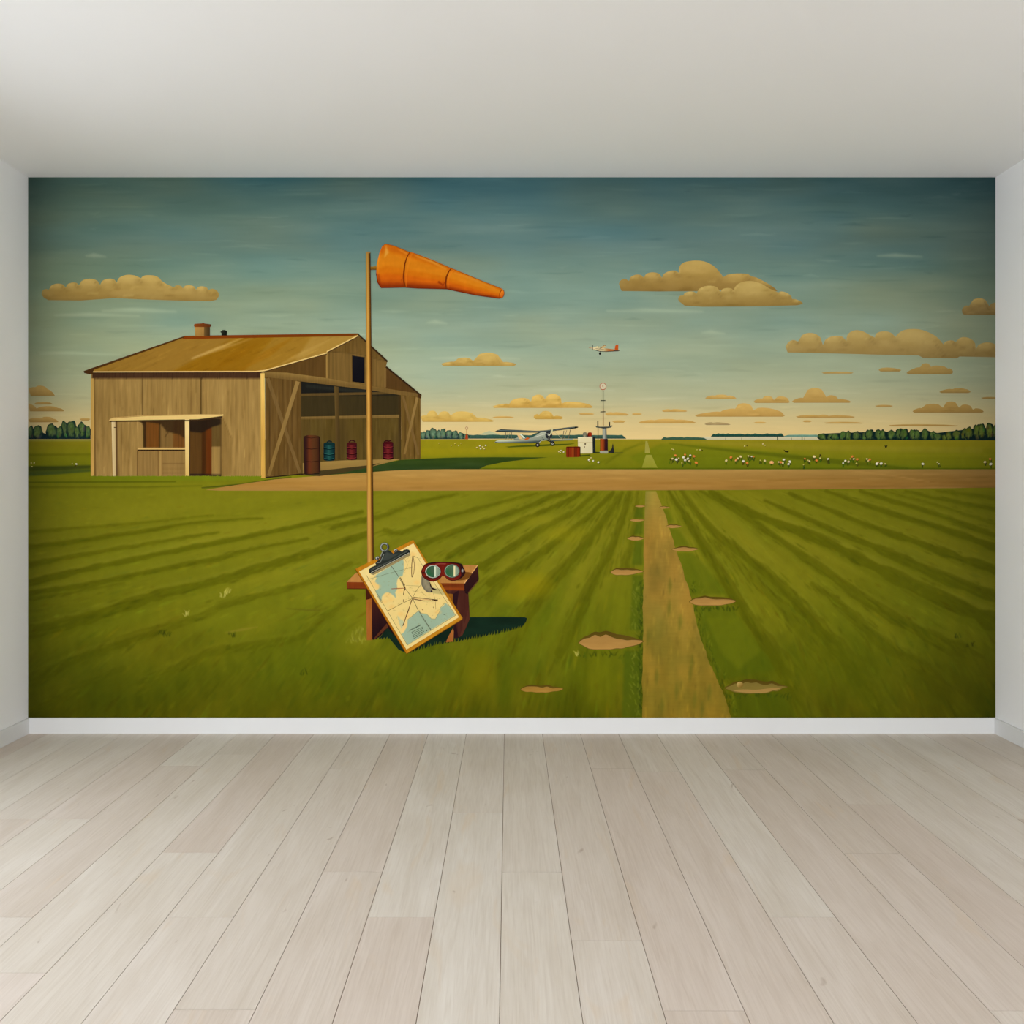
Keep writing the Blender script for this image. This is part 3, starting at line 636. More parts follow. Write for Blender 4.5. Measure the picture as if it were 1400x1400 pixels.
for i, (cx, yt, w) in enumerate([(579, 590, 9), (637, 593, 10), (586, 588, 10), (630, 591, 9), (592, 585, 11), (600, 588, 9), (622, 588.5, 10), (606, 586, 9), (614, 588, 10)]): tree(cx, yt, w, 600.2, g, 44 + i, (92, 116, 92), (30, 54, 48), i)
g = empty('tree_row', mural, label='long wood of rounded trees rising to the right edge')
a = Art('undergrowth', g, 40, P_LEAF); a.poly([(1121, 593), (1200, 590), (1280, 592), (1330, 586), (MR - .05, 584), (MR - .05, 602), (1121, 601)], (22, 40, 38)); a.build()
i = 0
for x in [1124, 1134, 1143, 1152, 1162, 1171, 1181, 1190, 1200, 1209, 1219, 1228, 1237, 1247, 1256, 1265, 1274, 1283, 1291, 1299, 1308, 1317, 1326, 1335, 1344, 1353, 1360]:
    yt = np.interp(x, [1121, 1124, 1135, 1170, 1200, 1230, 1262, 1276, 1292, 1310, 1326, 1345, 1361], [593, 591.5, 591, 588, 586.5, 585, 585.5, 589, 592, 587, 581.5, 577.5, 576.5]); i += 1
    tree(x + (i * 7 % 5) - 2, yt + (i * 5 % 4) * .8, 10 + (i * 3 % 5), 601.6, g, 42 + i % 14, (80, 100, 54) if x < 1285 else (92, 104, 48), (16, 34, 32), i)

# dirt runway, worn track and bare patches
cv = Canvas(270, 640, 1364, 672).grad([(640, (178, 140, 88)), (655, (170, 128, 76)), (662, (168, 124, 72)), (672, (160, 120, 72))])
cv.mul(1 - .12 * np.clip((cv.X - 800) / 560, 0, 1)); cv.noise(120, 3.5, 9, 41, 3, (1, .85, .7)).noise(40, 2, 5, 42, 2, (1, .9, .8))
for _ in range(160):
    x, y = rng.uniform(270, 1350), rng.uniform(643, 670); L = rng.uniform(20, 90); k = rng.normal(0, 8)
    cv.stroke([(x, y, .4), (x + L / 2, y + rng.uniform(-.5, .5), 1.6), (x + L, y + rng.uniform(-.8, .8), .4)], 1, (k, k * .9, k * .8), .8, 1, add=True)
cv.stroke([(1160, 643, 1), (1230, 652, 1.2), (1270, 659, 1)], 1, (196, 152, 100), .5, 1.5)
a = Art('dirt_runway', mural, 60, P_EARTH)
a.poly([(281, 669.8), (310, 665), (334, 661.4), (377, 655.2), (413, 652.5), (437, 650.5), (470, 648), (502, 646), (530, 643.8), (560, 642.3), (610, 641.6), (1000, 641.8), (MR - .05, 641.6), (MR - .05, 666.8), (1200, 668.2), (1000, 670), (700, 670.8), (450, 671), (300, 670.8)], cv, step=2)
a.build('tan dirt runway crossing in front of the hangar')
cv = Canvas(870, 670, 1010, 984).grad([(670, (148, 134, 66)), (700, (152, 128, 66)), (740, (154, 121, 62)), (800, (152, 120, 62)), (860, (145, 122, 58)), (984, (132, 110, 46))])
cv.noise(9, 40, 14, 51, 3, (1, .8, .5)).noise(20, 34, 22, 52, 3, (1, .45, .3))
for _ in range(420):
    y = rng.uniform(680, 980); x = rng.uniform(878, 1000); L = rng.uniform(5, 22); k = rng.normal(0, 11); sl = (x - 887) / (y - 600)
    cv.stroke([(x, y, .4), (x + sl * L / 2, y + L / 2, 2), (x + sl * L, y + L, .4)], 1, (k * 1.1, k * .9, k * .4), .8, 1.4, add=True)
for x, y in [(886, 870), (930, 850), (898, 925), (970, 945), (916, 800), (946, 905), (944, 920), (925, 945), (950, 955), (905, 965), (915, 830), (960, 970)]: cv.stroke([(x, y - 10, 1), (x, y, 5), (x - 1, y + 12, 1)], 4, (96, 100, 38), .55, 4)
a = Art('worn_track', mural, 62, P_EARTH)
ledge = [(882.5, 671.4), (881.5, 700), (880.5, 740), (879.5, 790), (879, 840), (878.5, 900), (878, 981)]; redge = [(1000, 981), (993, 960), (985, 940), (975, 918), (966, 895), (957, 870), (950, 842), (943, 812), (935, 785), (926, 758), (917, 728), (908, 700), (897, 671.4)]
rj = random.Random(3)
jag = lambda E: [q for p, n_ in zip(E, E[1:]) for q in [p] + [(p[0] + (n_[0] - p[0]) * t + rj.uniform(-1.2, 1.2) * min(1, (p[1] - 665) / 120), p[1] + (n_[1] - p[1]) * t) for t in (.2, .4, .6, .8)]] + [E[-1]]
a.poly([(x, min(y, MB - .05)) for x, y in jag(ledge) + jag(redge)], cv, step=2.2); a.build('worn earth track running up the middle of the field')
a = Art('worn_track', mural, 62, P_GRASS)
a.poly([(882.5, 603), (885, 603), (888.5, 617), (889, 619.5), (881.5, 619.5)], (158, 150, 78)); a.poly([(883, 622), (890.5, 622), (899, 639.5), (877.5, 639.5)], lin((888, 622), (154, 150, 72), (888, 640), (142, 142, 56)))
a.build('pale end of the track beyond the runway')
def patch(x0, x1, y0, y1, c=(172, 130, 82), big=False, label=None):
    h = y1 - y0; w = x1 - x0; a = Art('bare_patch', mural, 66, P_EARTH); r = np.random.default_rng(int(x0 + y0)); n = max(6, int(w / 7))
    t = np.linspace(0, 1, n + 1); env = np.sqrt(np.clip(1 - (2 * t - 1) ** 2, 0, 1)) ** 1.3
    ym = y0 + h * (.62 - .08 * t); j = lambda s_: r.uniform(-s_, s_, n + 1)
    top = ym - (ym - y0) * np.clip(env * (1.05 - .35 * t) + j(.14), 0, 1); bot = ym + (y1 - ym) * np.clip(env * (1 + .2 * np.sin(5 * t)) + j(.2), 0, 1)
    top[0] = bot[0] = ym[0]; top[-1] = bot[-1] = ym[-1]
    up = [(x0 + w * q, y) for q, y in zip(t, top)]; dn = [(x0 + w * q, y) for q, y in zip(t, bot)][::-1]
    a.poly(smooth(up + dn[1:-1], 3), lin((x0, y0), (86, 68, 30), (x0, y1), (112, 92, 44)))
    up2 = [(x + .02 * w * (1 - 2 * q), y + (h * .2 + r.uniform(-.04, .05) * h) * min(1, 4 * q, 4 * (1 - q))) for (x, y), q in zip(up, t)]
    k = Canvas(x0 - 1, y0 - 1, x1 + 1, y1 + 1, 2).grad([(y0, tuple(v * .9 for v in c)), (y0 + .5 * h, c), (y1, tuple(min(255, v * 1.06) for v in c))]).noise(w / 5, h / 5, 9, int(x0) % 50, 3, (1, .85, .7))
    a.poly(smooth(up2 + [(x, y - .04 * h) for x, y in dn[1:-1]], 3), k, step=2); a.build(label)
patch(868, 883, 690, 693.5); patch(861, 881.5, 708.5, 713); patch(857, 881, 732, 739); patch(834, 880, 775.5, 786.5)
patch(790, 880.5, 862.5, 888.5, label='largest bare earth patch, left of the track')
patch(901, 916, 691.5, 695.5); patch(910, 932, 716.5, 722); patch(918, 955, 746.5, 754); patch(942, 1007, 814, 828); patch(711, 771, 935.5, 947, (160, 120, 66))
patch(990, 1078, 928, 948.5, (132, 114, 62), label='bare earth patch with a pale stone, lower right of the track')
a = Art('bare_patch', mural, 73, P_EARTH); a.poly(smooth([(1002, 944), (1016, 942.5), (1034, 943), (1052, 941), (1068, 940.6), (1056, 944), (1042, 947.5), (1020, 947)], 3), (172, 136, 86)); a.build()
a = Art('stone', mural, 78); a.ell(1011.5, 936, 4.5, 4, lin((1009, 933), (200, 170, 112), (1014, 939), (128, 98, 52)), step=1.5); a.build('pale stone in the bare patch')

# ---------------------------------------------------------------- hangar
def wood(x0, y0, x1, y1, base, amp=14, sx=3.2, sy=46, seed=61, n=60, horiz=False, res=1.5):
    c = Canvas(x0 - 1, y0 - 1, x1 + 1, y1 + 1, res).fill(base)
    if horiz: sx, sy = sy, sx
    c.noise(sx, sy, amp, seed, 3, (1, .92, .75)); c.noise(sx * 5, sy * 1.4, amp * .6, seed + 1, 2, (1, .9, .7))
    r = np.random.default_rng(seed)
    for _ in range(n):
        x, y, L, k = r.uniform(x0, x1), r.uniform(y0, y1), r.uniform(6, 34), r.normal(0, amp * .8)
        q = [(x, y, .3), (x + L / 2, y, 1.3), (x + L, y, .3)] if horiz else [(x, y, .3), (x, y + L / 2, 1.3), (x, y + L, .3)]
        c.stroke(q, 1, (k, k * .9, k * .7), .8, 1, add=True)
    return c
hangar = empty('hangar', mural, label='large tan timber hangar with open doorway and low gabled roof')
k = wood(120, 503, 366, 655, (153, 121, 77), 13, 3, 50, 61, 700)
k.quad = None
k.poly([(126, 508), (358, 508), (358, 517.5), (126, 517.5)], (68, 44, 34), .95, 1)
for x in np.arange(130, 356, 3.1):
    if rng.random() < .75: k.stroke([(x, 509), (x + rng.uniform(-.5, .5), 510 + rng.uniform(2, 8))], 1.2, (48, 32, 24), .55, 1)
for x, y1_, al in [(194.5, 567, .9), (262, 563, .35), (275, 567, .95)]: k.stroke([(x, 517), (x, y1_)], 1.1, (62, 40, 24), al, .8)
for x in (213, 236, 322, 340): k.stroke([(x, 519), (x, 565 if x < 300 else 650)], .8, (112, 84, 50), .4, 1)
k.stroke([(129.4, 516), (129.8, 651)], 1.3, (82, 52, 28), .95, .8)
for x in (166, 176): k.stroke([(x, 580), (x, 650)], 1, (118, 88, 52), .4, 1)
k.poly([(303.5, 569), (318, 603), (315.5, 650), (303, 651)], (126, 96, 58), .55, 2)
k.stroke([(304, 570), (317, 600)], 1.2, (104, 76, 44), .5, 1)
a = Art('side_wall', hangar, 80, P_WOOD); a.poly([(124.5, 509), (357, 505.5), (364, 505), (363, 515), (357, 516), (357, 653), (260, 652), (124.5, 651)], k, step=1.7); a.build('long tan plank side wall')
a = Art('corner_post', hangar, 90, P_WOOD); a.quad(124.3, 517.5, 128.6, 651, lin((124, 520), (188, 150, 92), (129, 651), (208, 162, 102))); a.build()
a = Art('corner_post', hangar, 106, P_WOOD); a.poly([(356.3, 510.5), (361.8, 510.5), (362.8, 653.5), (357, 653.5)], lin((356, 520), (232, 190, 118), (363, 600), (205, 158, 90))); a.build()
# front wall with the doorway shade
k = wood(360, 455, 580, 655, (106, 80, 46), 13, 3, 46, 65, 500)
k.poly([(360, 507), (447, 481), (447, 518), (364, 509)], (84, 58, 34), .75, 1); k.poly([(528, 500), (577, 541), (577, 545), (526, 532)], (78, 52, 32), .8, 1)
k.poly([(448, 481), (490, 483), (528, 494), (527.5, 531), (448, 518)], (126, 98, 60), .6, 1)
for x in np.arange(380, 575, 5.4): k.stroke([(x, 462), (x, 540)], .8, (76, 54, 32), .45, .9)
k.stroke([(447.3, 484), (447.3, 517)], 1.5, (196, 156, 96), .9, .8); k.stroke([(448, 480.5), (490, 484), (528, 494)], 1, (84, 62, 38), .8, 1); k.stroke([(527.3, 503), (526.8, 529)], 1.4, (160, 126, 80), .7, 1)
a = Art('front_wall', hangar, 80, P_WOOD)
a.poly([(361, 507), (447, 481.5), (490, 458.5), (529.5, 494), (527.8, 501), (575, 540.5), (575, 545), (499, 534), (411, 523), (361, 517)], k, step=1.7); a.build('front gable wall')
# inside
k = wood(408, 515, 552, 655, (88, 70, 38), 10, 4, 40, 67, 200)
k.poly([(408, 515), (552, 535), (552, 541), (408, 541)], (26, 26, 24), .95, 1); k.poly([(408, 541), (552, 541), (552, 571), (408, 571)], (50, 42, 28), .8, 1.5)
k.stroke([(420, 528), (470, 533), (510, 537)], 4, (44, 46, 40), .6, 3)
for x in (424, 440, 480, 497, 516, 532): k.stroke([(x, 545), (x, 628)], .8, (64, 50, 30), .5, 1)
k.poly([(408, 575), (424, 575), (424, 655), (408, 655)], (88, 68, 40), .5, 3); k.stroke([(546.5, 540), (547.5, 630)], 3.5, (62, 46, 28), .9, 1)
k.ell(467, 600, 8, 34, (70, 54, 32), .5, .6); k.ell(544, 612, 8, 20, (74, 58, 36), .5, .6)
a = Art('interior_wall', hangar, 84, P_WOOD); a.poly([(411.5, 520), (499.5, 531), (548, 539.5), (548.5, 629), (437, 633), (437, 650), (411.5, 650)], k, step=1.8); a.build('shaded interior seen through the doorway')
a = Art('interior_floor', hangar, 88, P_EARTH); a.poly([(414, 633), (470, 629.5), (548.5, 627.5), (510, 637.5), (476, 643), (437, 648.5), (414, 650)], lin((437, 630), (150, 120, 74), (437, 650), (132, 104, 62)))
a.poly([(414, 650), (437, 643.5), (460, 641), (500, 636.5), (520, 633), (506, 638.5), (470, 646), (437, 651)], (66, 54, 34)); a.build()
B = (100, 78, 48)
a = Art('interior_beam', hangar, 92, P_WOOD); a.poly([(412, 538), (547, 535.5), (547, 538.6), (412, 541.8)], (88, 68, 42)); a.build()
a = Art('interior_beam', hangar, 92, P_WOOD); a.poly([(412, 569.8), (546, 567), (546, 571.5), (412, 573.6)], lin((412, 570), (124, 98, 60), (412, 574), (92, 70, 42))); a.build()
a = Art('interior_post', hangar, 94, P_WOOD); a.poly([(457, 528), (463, 529), (465.5, 628), (460, 628)], lin((457, 580), (98, 76, 46), (465, 580), (66, 50, 30))); a.build()
# beam over the doorway
a = Art('header_beam', hangar, 98, P_WOOD)
a.poly([(362, 508.5), (392, 509.5), (446.8, 517), (499.7, 526.6), (575, 538.6), (575.3, 543), (548, 540.3), (499.7, 532.6), (411.5, 521.4), (362, 515.8)], lin((450, 515), (144, 114, 70), (449, 524), (112, 86, 52)), step=2); a.build()
# doors
def door(quadpts, b1, b2, seed, c=(98, 72, 42)):
    xs = [p[0] for p in quadpts]; ys = [p[1] for p in quadpts]
    k = wood(min(xs), min(ys), max(xs), max(ys), c, 12, 3, 44, seed, 140)
    for x in np.arange(min(xs) + 6, max(xs), 6.2): k.stroke([(x, min(ys)), (x + .6, max(ys))], .8, (62, 42, 26), .6, .9)
    d = Art('sliding_door', hangar, 100, P_WOOD); d.poly(quadpts, k, step=1.8); o = d.build()
    for b, n_ in ((b2, 102), (b1, 104)):
        d = Art('cross_brace', hangar, n_, P_WOOD); d.line(b, 4.6, lin(b[0], (146, 116, 74), b[1], (126, 98, 60)) if n_ == 104 else (114, 88, 56)); d.build()
door([(362.5, 515.5), (411.8, 521), (412.3, 647.5), (363, 652.8)], [(407.3, 521.5, 5.5), (367.3, 650.5, 4.4)], [(366, 517, 5), (410, 646, 4)], 71)
door([(548, 540), (575, 543), (575, 627), (548.7, 628.6)], [(570.5, 543.5, 3.6), (553, 621, 3)], [(551, 541.5, 3.6), (572, 622, 3)], 72, (108, 82, 46))
a = Art('door_sill', hangar, 105); a.line([(363, 653), (412.5, 648.2), (437, 647.5)], 1.5, (36, 28, 22)); a.build()
# loft window
a = Art('loft_window', hangar, 98); a.poly([(481.5, 486), (498.3, 488.6), (498.3, 524), (481.8, 521.8)], lin((481, 486), (24, 24, 28), (498, 520), (16, 15, 20))); a.line([(481.5, 486), (481.8, 521.8)], .9, (74, 52, 32)); a.line([(498.6, 488), (498.6, 524)], .9, (84, 62, 38)); a.build('black loft opening')
# roof
k = Canvas(112, 452, 534, 512, 1.5).fill((148, 106, 44))
k.poly([(112, 512), (250, 455), (330, 455), (230, 512)], (152, 114, 60), .8, 12); k.poly([(330, 512), (365, 455), (430, 455), (400, 512)], (158, 120, 60), .5, 14); k.poly([(390, 512), (430, 455), (500, 455), (470, 500)], (170, 134, 76), .8, 8)
k.poly([(230, 512), (330, 460), (375, 460), (330, 512)], (142, 98, 28), .85, 7)
for (xa_, ya_, xb_, yb_), c, al, w_ in [((345, 463, 262, 490), (188, 150, 98), .6, 4), ((332, 462, 264, 490), (204, 168, 110), .85, 3), ((400, 462, 330, 506), (150, 98, 28), .5, 10), ((352, 470, 290, 506), (140, 94, 22), .7, 12), ((290, 468, 210, 500), (152, 112, 56), .5, 8), ((450, 465, 380, 500), (184, 148, 90), .5, 6)]:
    k.stroke([(xa_, ya_, 1), ((xa_ + xb_) / 2, (ya_ + yb_) / 2, w_), (xb_, yb_, 1)], w_, c, al, 4)
for _ in range(420):
    x, y = rng.uniform(115, 500), rng.uniform(456, 508); L = rng.uniform(6, 26); kk = rng.normal(0, 8)
    k.stroke([(x, y, .4), (x - L / 2, y + L * .22, 1.4), (x - L, y + L * .45, .4)], 1, (kk, kk * .85, kk * .5), .8, 1.2, add=True)
a = Art('roof', hangar, 110, P_FLAT)
a.poly([(115.5, 509), (252, 460.5), (489, 457), (490, 459), (447, 480.8), (447, 483), (362, 506.6), (350, 508), (127, 509)], k, step=1.8)
a.build('ochre weathered roof')
a = Art('ridge_cap', hangar, 116); a.poly([(250, 460.8), (252.5, 459.2), (490, 455.8), (491, 457.5), (480, 459.8), (400, 461), (300, 462.8), (250, 464)], lin((250, 459), (130, 58, 24), (490, 460), (110, 54, 28))); a.build('rust red ridge')
a = Art('roof_trim', hangar, 118)
a.line([(115, 508.8, 3), (127, 504.6, 3.2), (252, 460.6, 2)], 2, (82, 50, 30)); a.poly([(115, 507.6), (128, 505.5), (129, 511.5), (121, 511.5), (115.5, 510)], (74, 46, 30))
a.line([(127.5, 508.4), (350, 507.9), (363, 506.4), (447, 482.6), (447.2, 480.6), (490, 458.6)], 1.5, (226, 192, 132)); a.line([(362, 508), (447, 484.2)], 1, (74, 52, 34)); a.line([(448, 482), (489, 460.6)], 1.1, (70, 50, 32))
a.line([(489.5, 457, 2), (530, 494.6, 2.6)], 2.4, (54, 38, 26)); a.line([(527.8, 501.6), (576, 541)], 2.4, (50, 34, 24)); a.poly([(571, 538), (576.2, 540.8), (575.6, 545), (571, 543.5)], (66, 44, 28)); a.build('pale eave line and dark gable edges')
a = Art('chimney', hangar, 120, P_WOOD); a.quad(266.8, 446.5, 279.3, 459.6, lin((267, 450), (176, 134, 84), (279, 459), (150, 112, 68))); a.quad(279.3, 446.5, 287.3, 459.3, lin((279, 450), (104, 78, 50), (287, 450), (66, 50, 34)))
a.poly([(265, 444.5), (266.5, 442.8), (276, 442.2), (278, 441.4), (280, 442.4), (289, 443.6), (289, 446), (287.5, 447.3), (266, 447.3)], lin((265, 442), (142, 70, 40), (289, 447), (84, 44, 32))); a.build('square chimney with a red brick cap')
a = Art('roof_vent', hangar, 120); a.poly([(301, 454), (303, 452.8), (304.5, 451.2), (308, 451.2), (310.6, 453), (310.2, 458.8), (303, 458.8), (302.8, 455.2)], lin((301, 452), (44, 44, 34), (310, 458), (18, 24, 20))); a.build('small black roof vent')
# porch
a = Art('porch', hangar, 110, P_WOOD)
k = wood(185, 572, 306, 653, (140, 108, 68), 10, 3, 40, 75, 130)
for p, c, al in [([(196, 574), (253, 574), (253, 612), (196, 612)], (126, 96, 60), 1), ([(196, 574), (200.5, 574), (200.5, 612), (196, 612)], (62, 42, 26), 1), ([(200.5, 574), (218, 574), (218, 612), (200.5, 612)], (112, 68, 38), 1), ([(218, 574), (220, 574), (220, 612), (218, 612)], (60, 38, 22), 1),
                 ([(237, 574), (253, 574), (253, 612), (237, 612)], (108, 66, 38), .9), ([(187, 573), (253, 573), (253, 600), (245, 594), (228, 590), (220, 580), (200, 577), (196, 580)], (52, 36, 24), .85),
                 ([(259, 573), (303, 573), (303, 651), (259, 651)], (100, 74, 46), 1), ([(259, 573), (276, 573), (276, 651), (259, 651)], (86, 58, 34), 1), ([(276, 573), (282, 573), (282, 651), (276, 651)], (66, 38, 22), 1), ([(282, 573), (289.5, 573), (289.5, 651), (282, 651)], (94, 46, 26), 1),
                 ([(289.5, 573), (301.5, 573), (301.5, 611), (289.5, 611)], (96, 74, 44), 1), ([(289.5, 611), (301.5, 611), (301.5, 651), (289.5, 651)], (152, 120, 76), 1), ([(259, 573), (303, 571), (303, 580), (290, 584), (276, 592), (259, 590)], (38, 28, 22), .9)]:
    k.poly(p, c, al, 1)
for x in (205, 211, 227, 232, 244, 249): k.stroke([(x, 578), (x, 611)], .8, (78, 52, 30), .5, 1)
k.stroke([(259, 649.5), (302, 650)], 3, (34, 26, 26), .9, 1); k.stroke([(302.3, 572), (302.3, 651)], 1.2, (64, 44, 26), .9, .8); k.stroke([(229, 577), (229.5, 592), (226, 597)], 1.6, (70, 48, 30), .6, 1.5)
k.poly([(187, 616), (253, 616), (253, 653), (187, 653)], (146, 114, 74), .75, 1); k.stroke([(217.2, 616), (217.2, 651)], 1, (92, 64, 38), .9, .8); k.stroke([(222.2, 616), (222.2, 651)], 1, (92, 64, 38), .8, .8); k.stroke([(219.7, 616), (219.7, 651)], 3.4, (172, 138, 90), .8, .8)
for y in (634, 641, 646): k.stroke([(223, y), (252, y)], 1, (108, 80, 50), .6, 1)
for x in (196, 205): k.stroke([(x, 618), (x, 651)], .8, (108, 80, 50), .5, 1)
k.stroke([(188, 616), (188, 651)], .9, (92, 66, 40), .8, .8)
a.poly([(187, 612.5), (196, 612), (196, 583), (193, 578), (187, 575.5), (160, 575), (160, 573), (304, 569), (302.8, 652), (187, 652)], k, step=1.6); a.build('porch recess with a serving hatch')
a = Art('porch_counter', hangar, 120); a.quad(188, 612.2, 253.5, 614.6, (206, 170, 114)); a.quad(188.5, 614.6, 253.5, 616.4, (48, 32, 24)); a.build()
a = Art('porch_post', hangar, 122); a.poly([(152.8, 575.5), (158, 575.5), (159, 651), (154.5, 651)], lin((153, 600), (226, 202, 158), (159, 600), (196, 166, 124))); a.poly([(158, 575.5), (160.6, 575.5), (161.2, 651), (159, 651)], (104, 76, 54)); a.line([(156, 584.5), (160, 584.5)], 1.2, (84, 60, 42)); a.build('pale left porch post')
a = Art('porch_post', hangar, 122); a.poly([(253, 573.5), (259, 573.5), (259, 652.3), (253.6, 652.3)], lin((253, 590), (236, 206, 150), (259, 652), (212, 174, 112))); a.line([(259.6, 575), (259.6, 652)], 1.1, (54, 36, 26)); a.build('pale right porch post')
a = Art('porch_roof', hangar, 126); a.line([(150, 576), (272, 575), (304, 570)], 1.8, (58, 40, 28)); a.poly([(149, 574.8), (151.5, 572.4), (157, 570.7), (200, 567.8), (274, 566.4), (305.4, 566.5), (305.4, 568.4), (271, 573.2), (200, 574.2), (151, 575.2)], lin((150, 567), (206, 166, 108), (152, 575), (226, 192, 132))); a.line([(157, 571.4), (200, 568.5), (274, 567.2), (304, 567.2)], .8, (170, 128, 80)); a.build('pale lean-to porch roof')
# grass lip at the foot of the side wall
a = Art('grass_edge', hangar, 130, P_GRASS); r = random.Random(4)
P = [(124, 654)]; x = 124.0
while x < 357: P += [(x, 651.2 + r.uniform(-.3, .5)), (x + 1, 650.2 + r.uniform(-.4, .6))]; x += 2.4
a.poly(P + [(357, 653), (357, 655), (300, 655)], (112, 122, 34)); a.build()

# hangar shadow on the meadow
k = Canvas(434, 620, 752, 652, 1).grad([(620, (58, 76, 30)), (640, (44, 62, 32)), (652, (50, 66, 34))]).noise(40, 4, 8, 81, 2)
a = Art('hangar_shadow', mural, 64, P_GRASS); a.poly([(437, 650), (470, 645.5), (506, 638.3), (530, 632.5), (548, 628.8), (575, 627.3), (620, 625.6), (680, 625), (749, 625.4), (720, 628), (690, 631.5), (665, 636.5), (655, 641.3), (600, 641.4), (560, 642.2), (530, 643.7), (502, 645.8), (470, 647.9)], k, step=2.5); a.build('dark green hangar shadow')

# oil drums
def drum(cx, y0, y1, w, c, dk, lt, spout, label, lay=110):
    h = y1 - y0; x0, x1 = cx - w / 2, cx + w / 2; e = w * .14
    a = Art('oil_drum', mural, lay)
    side_ = lin((x0, 0), dk, (x1, 0), dk, [(.25, c), (.45, lt), (.7, c)])
    a.poly([(x0, y0 + e)] + [(cx + w / 2 * math.cos(t), y0 + e - e * math.sin(t)) for t in np.linspace(math.pi, 0, 9)] + [(x1, y1 - e)] + [(cx + w / 2 * math.cos(t), y1 - e + e * math.sin(t)) for t in np.linspace(0, math.pi, 9)], side_, step=1.3)
    a.ell(cx, y0 + e, w / 2 * .95, e, tuple(v * .8 for v in c))
    for t in (.33, .64, .9): a.line([(x0 - .3, y0 + h * t), (cx, y0 + h * t + e * .7), (x1 + .3, y0 + h * t)], 1, tuple(v * .55 for v in dk)); a.line([(x0 + 1, y0 + h * t - 1.1), (cx, y0 + h * t - 1.1 + e * .7), (x1 - 1, y0 + h * t - 1.1)], .7, tuple(min(255, v * 1.15) for v in lt))
    if spout: a.line(spout, 1.6, dk)
    return a.build(label)
a = Art('barrel', mural, 110)
a.poly([(415, 597), (420, 595), (431, 595), (436.6, 596.5), (437.3, 645.6), (426, 648), (416, 647.3)], lin((415, 620), (40, 22, 24), (437, 620), (48, 26, 22), [(.2, (52, 26, 26)), (.35, (96, 46, 34)), (.6, (84, 50, 34)), (.85, (70, 40, 28))]), step=1.5)
a.line([(415, 597.8), (426, 599), (436.6, 597.3)], .9, (48, 28, 22)); a.line([(415.3, 613), (426, 614), (437, 612.6)], 1, (44, 24, 20)); a.line([(415.6, 630.5), (426, 631.6), (437, 630)], 1, (44, 24, 20)); a.line([(436.9, 597), (437.6, 646)], 1.4, (32, 20, 18)); a.build('tall brown barrel at the door edge')
drum(450.3, 604.5, 630.3, 15.6, (20, 54, 54), (12, 30, 34), (36, 80, 74), [(447, 604.5), (450, 602.8), (454, 604)], 'dark teal oil drum')
drum(481, 604.5, 629.3, 14, (84, 24, 34), (50, 16, 26), (108, 38, 44), [(477, 604.5), (480, 602), (484, 602.5), (486, 604.5)], 'crimson oil drum left of the windsock pole')
drum(530.8, 603.5, 628.8, 14, (86, 22, 34), (50, 14, 26), (110, 36, 46), [(525, 604.5), (528, 602.3), (532, 603), (535, 601.8)], 'crimson oil drum right of the windsock pole')

# ---------------------------------------------------------------- windsock on its pole
ws = empty('windsock', mural, label='orange windsock streaming right from a tall wooden pole')
a = Art('pole', ws, 210, P_WOOD)
for t0, t1, c0, c1 in [(0, .30, (150, 104, 58), (208, 158, 92)), (.30, .62, (208, 158, 92), (178, 126, 66)), (.62, 1, (140, 92, 48), (52, 32, 22))]:
    xl0, xr0, xl1, xr1 = 500.2, 506.6, 502.2, 511.3
    P = [(xl0 + (xr0 - xl0) * t0, 345.3), (xl0 + (xr0 - xl0) * t1, 345.3), (xl1 + (xr1 - xl1) * t1, 770), (xl1 + (xr1 - xl1) * t0, 770)]
    def f(x, y, c0=c0, c1=c1, t0=t0, t1=t1):
        q = np.clip((y - 345) / 425, 0, 1); xl, xr = xl0 + (xl1 - xl0) * q, xr0 + (xr1 - xr0) * q; t = np.clip(((x - xl) / (xr - xl) - t0) / (t1 - t0), 0, 1)[:, None]
        g_ = (1 - .14 * np.clip((430 - y) / 80, 0, 1))[:, None]
        return (np.array(c0) * (1 - t) + np.array(c1) * t) * g_
    a.poly(P, f, dz=0, step=3)
a.ell(503.4, 345.4, 3.1, 1.3, (160, 120, 78), dz=1); a.build()
a = Art('pivot_arm', ws, 206); a.poly([(505.5, 364.2), (509, 365), (514.5, 363.8), (515.5, 369.4), (509, 369), (505.5, 370)], lin((508, 363.5), (176, 128, 60), (508, 370), (92, 60, 30))); a.build()
O = [(526.6, 333.7), (531, 334.2), (538.6, 336), (548, 340), (558.5, 344.2), (560, 344.6), (566, 346), (590, 355), (614, 365.4), (618, 367), (634, 373.4), (651.7, 381), (670, 388.6), (685, 394.2), (688.4, 396.6), (689.2, 402), (687.5, 406.4), (683, 408.2), (676, 407.6), (650, 403.4), (630, 399.6),
     (612, 395), (606, 395), (590, 394.4), (572.9, 394), (556, 392.6), (553, 393), (540, 393), (521.4, 393.9), (518.6, 391), (516, 385), (514.4, 374), (515.2, 361), (518.9, 346), (522.5, 337)]
k = Canvas(510, 328, 694, 412, 3).fill((208, 112, 26))
tpy = np.interp(k.X, [515, 527, 560, 617, 651, 688], [346, 334, 344.6, 366.6, 381, 396]); bty = np.interp(k.X, [515, 521, 556, 611, 650, 684], [384, 393.9, 393, 395, 403.4, 408.2])
nd = 2 * (k.Y - tpy) / (bty - tpy) - 1          # -1 top .. 1 bottom
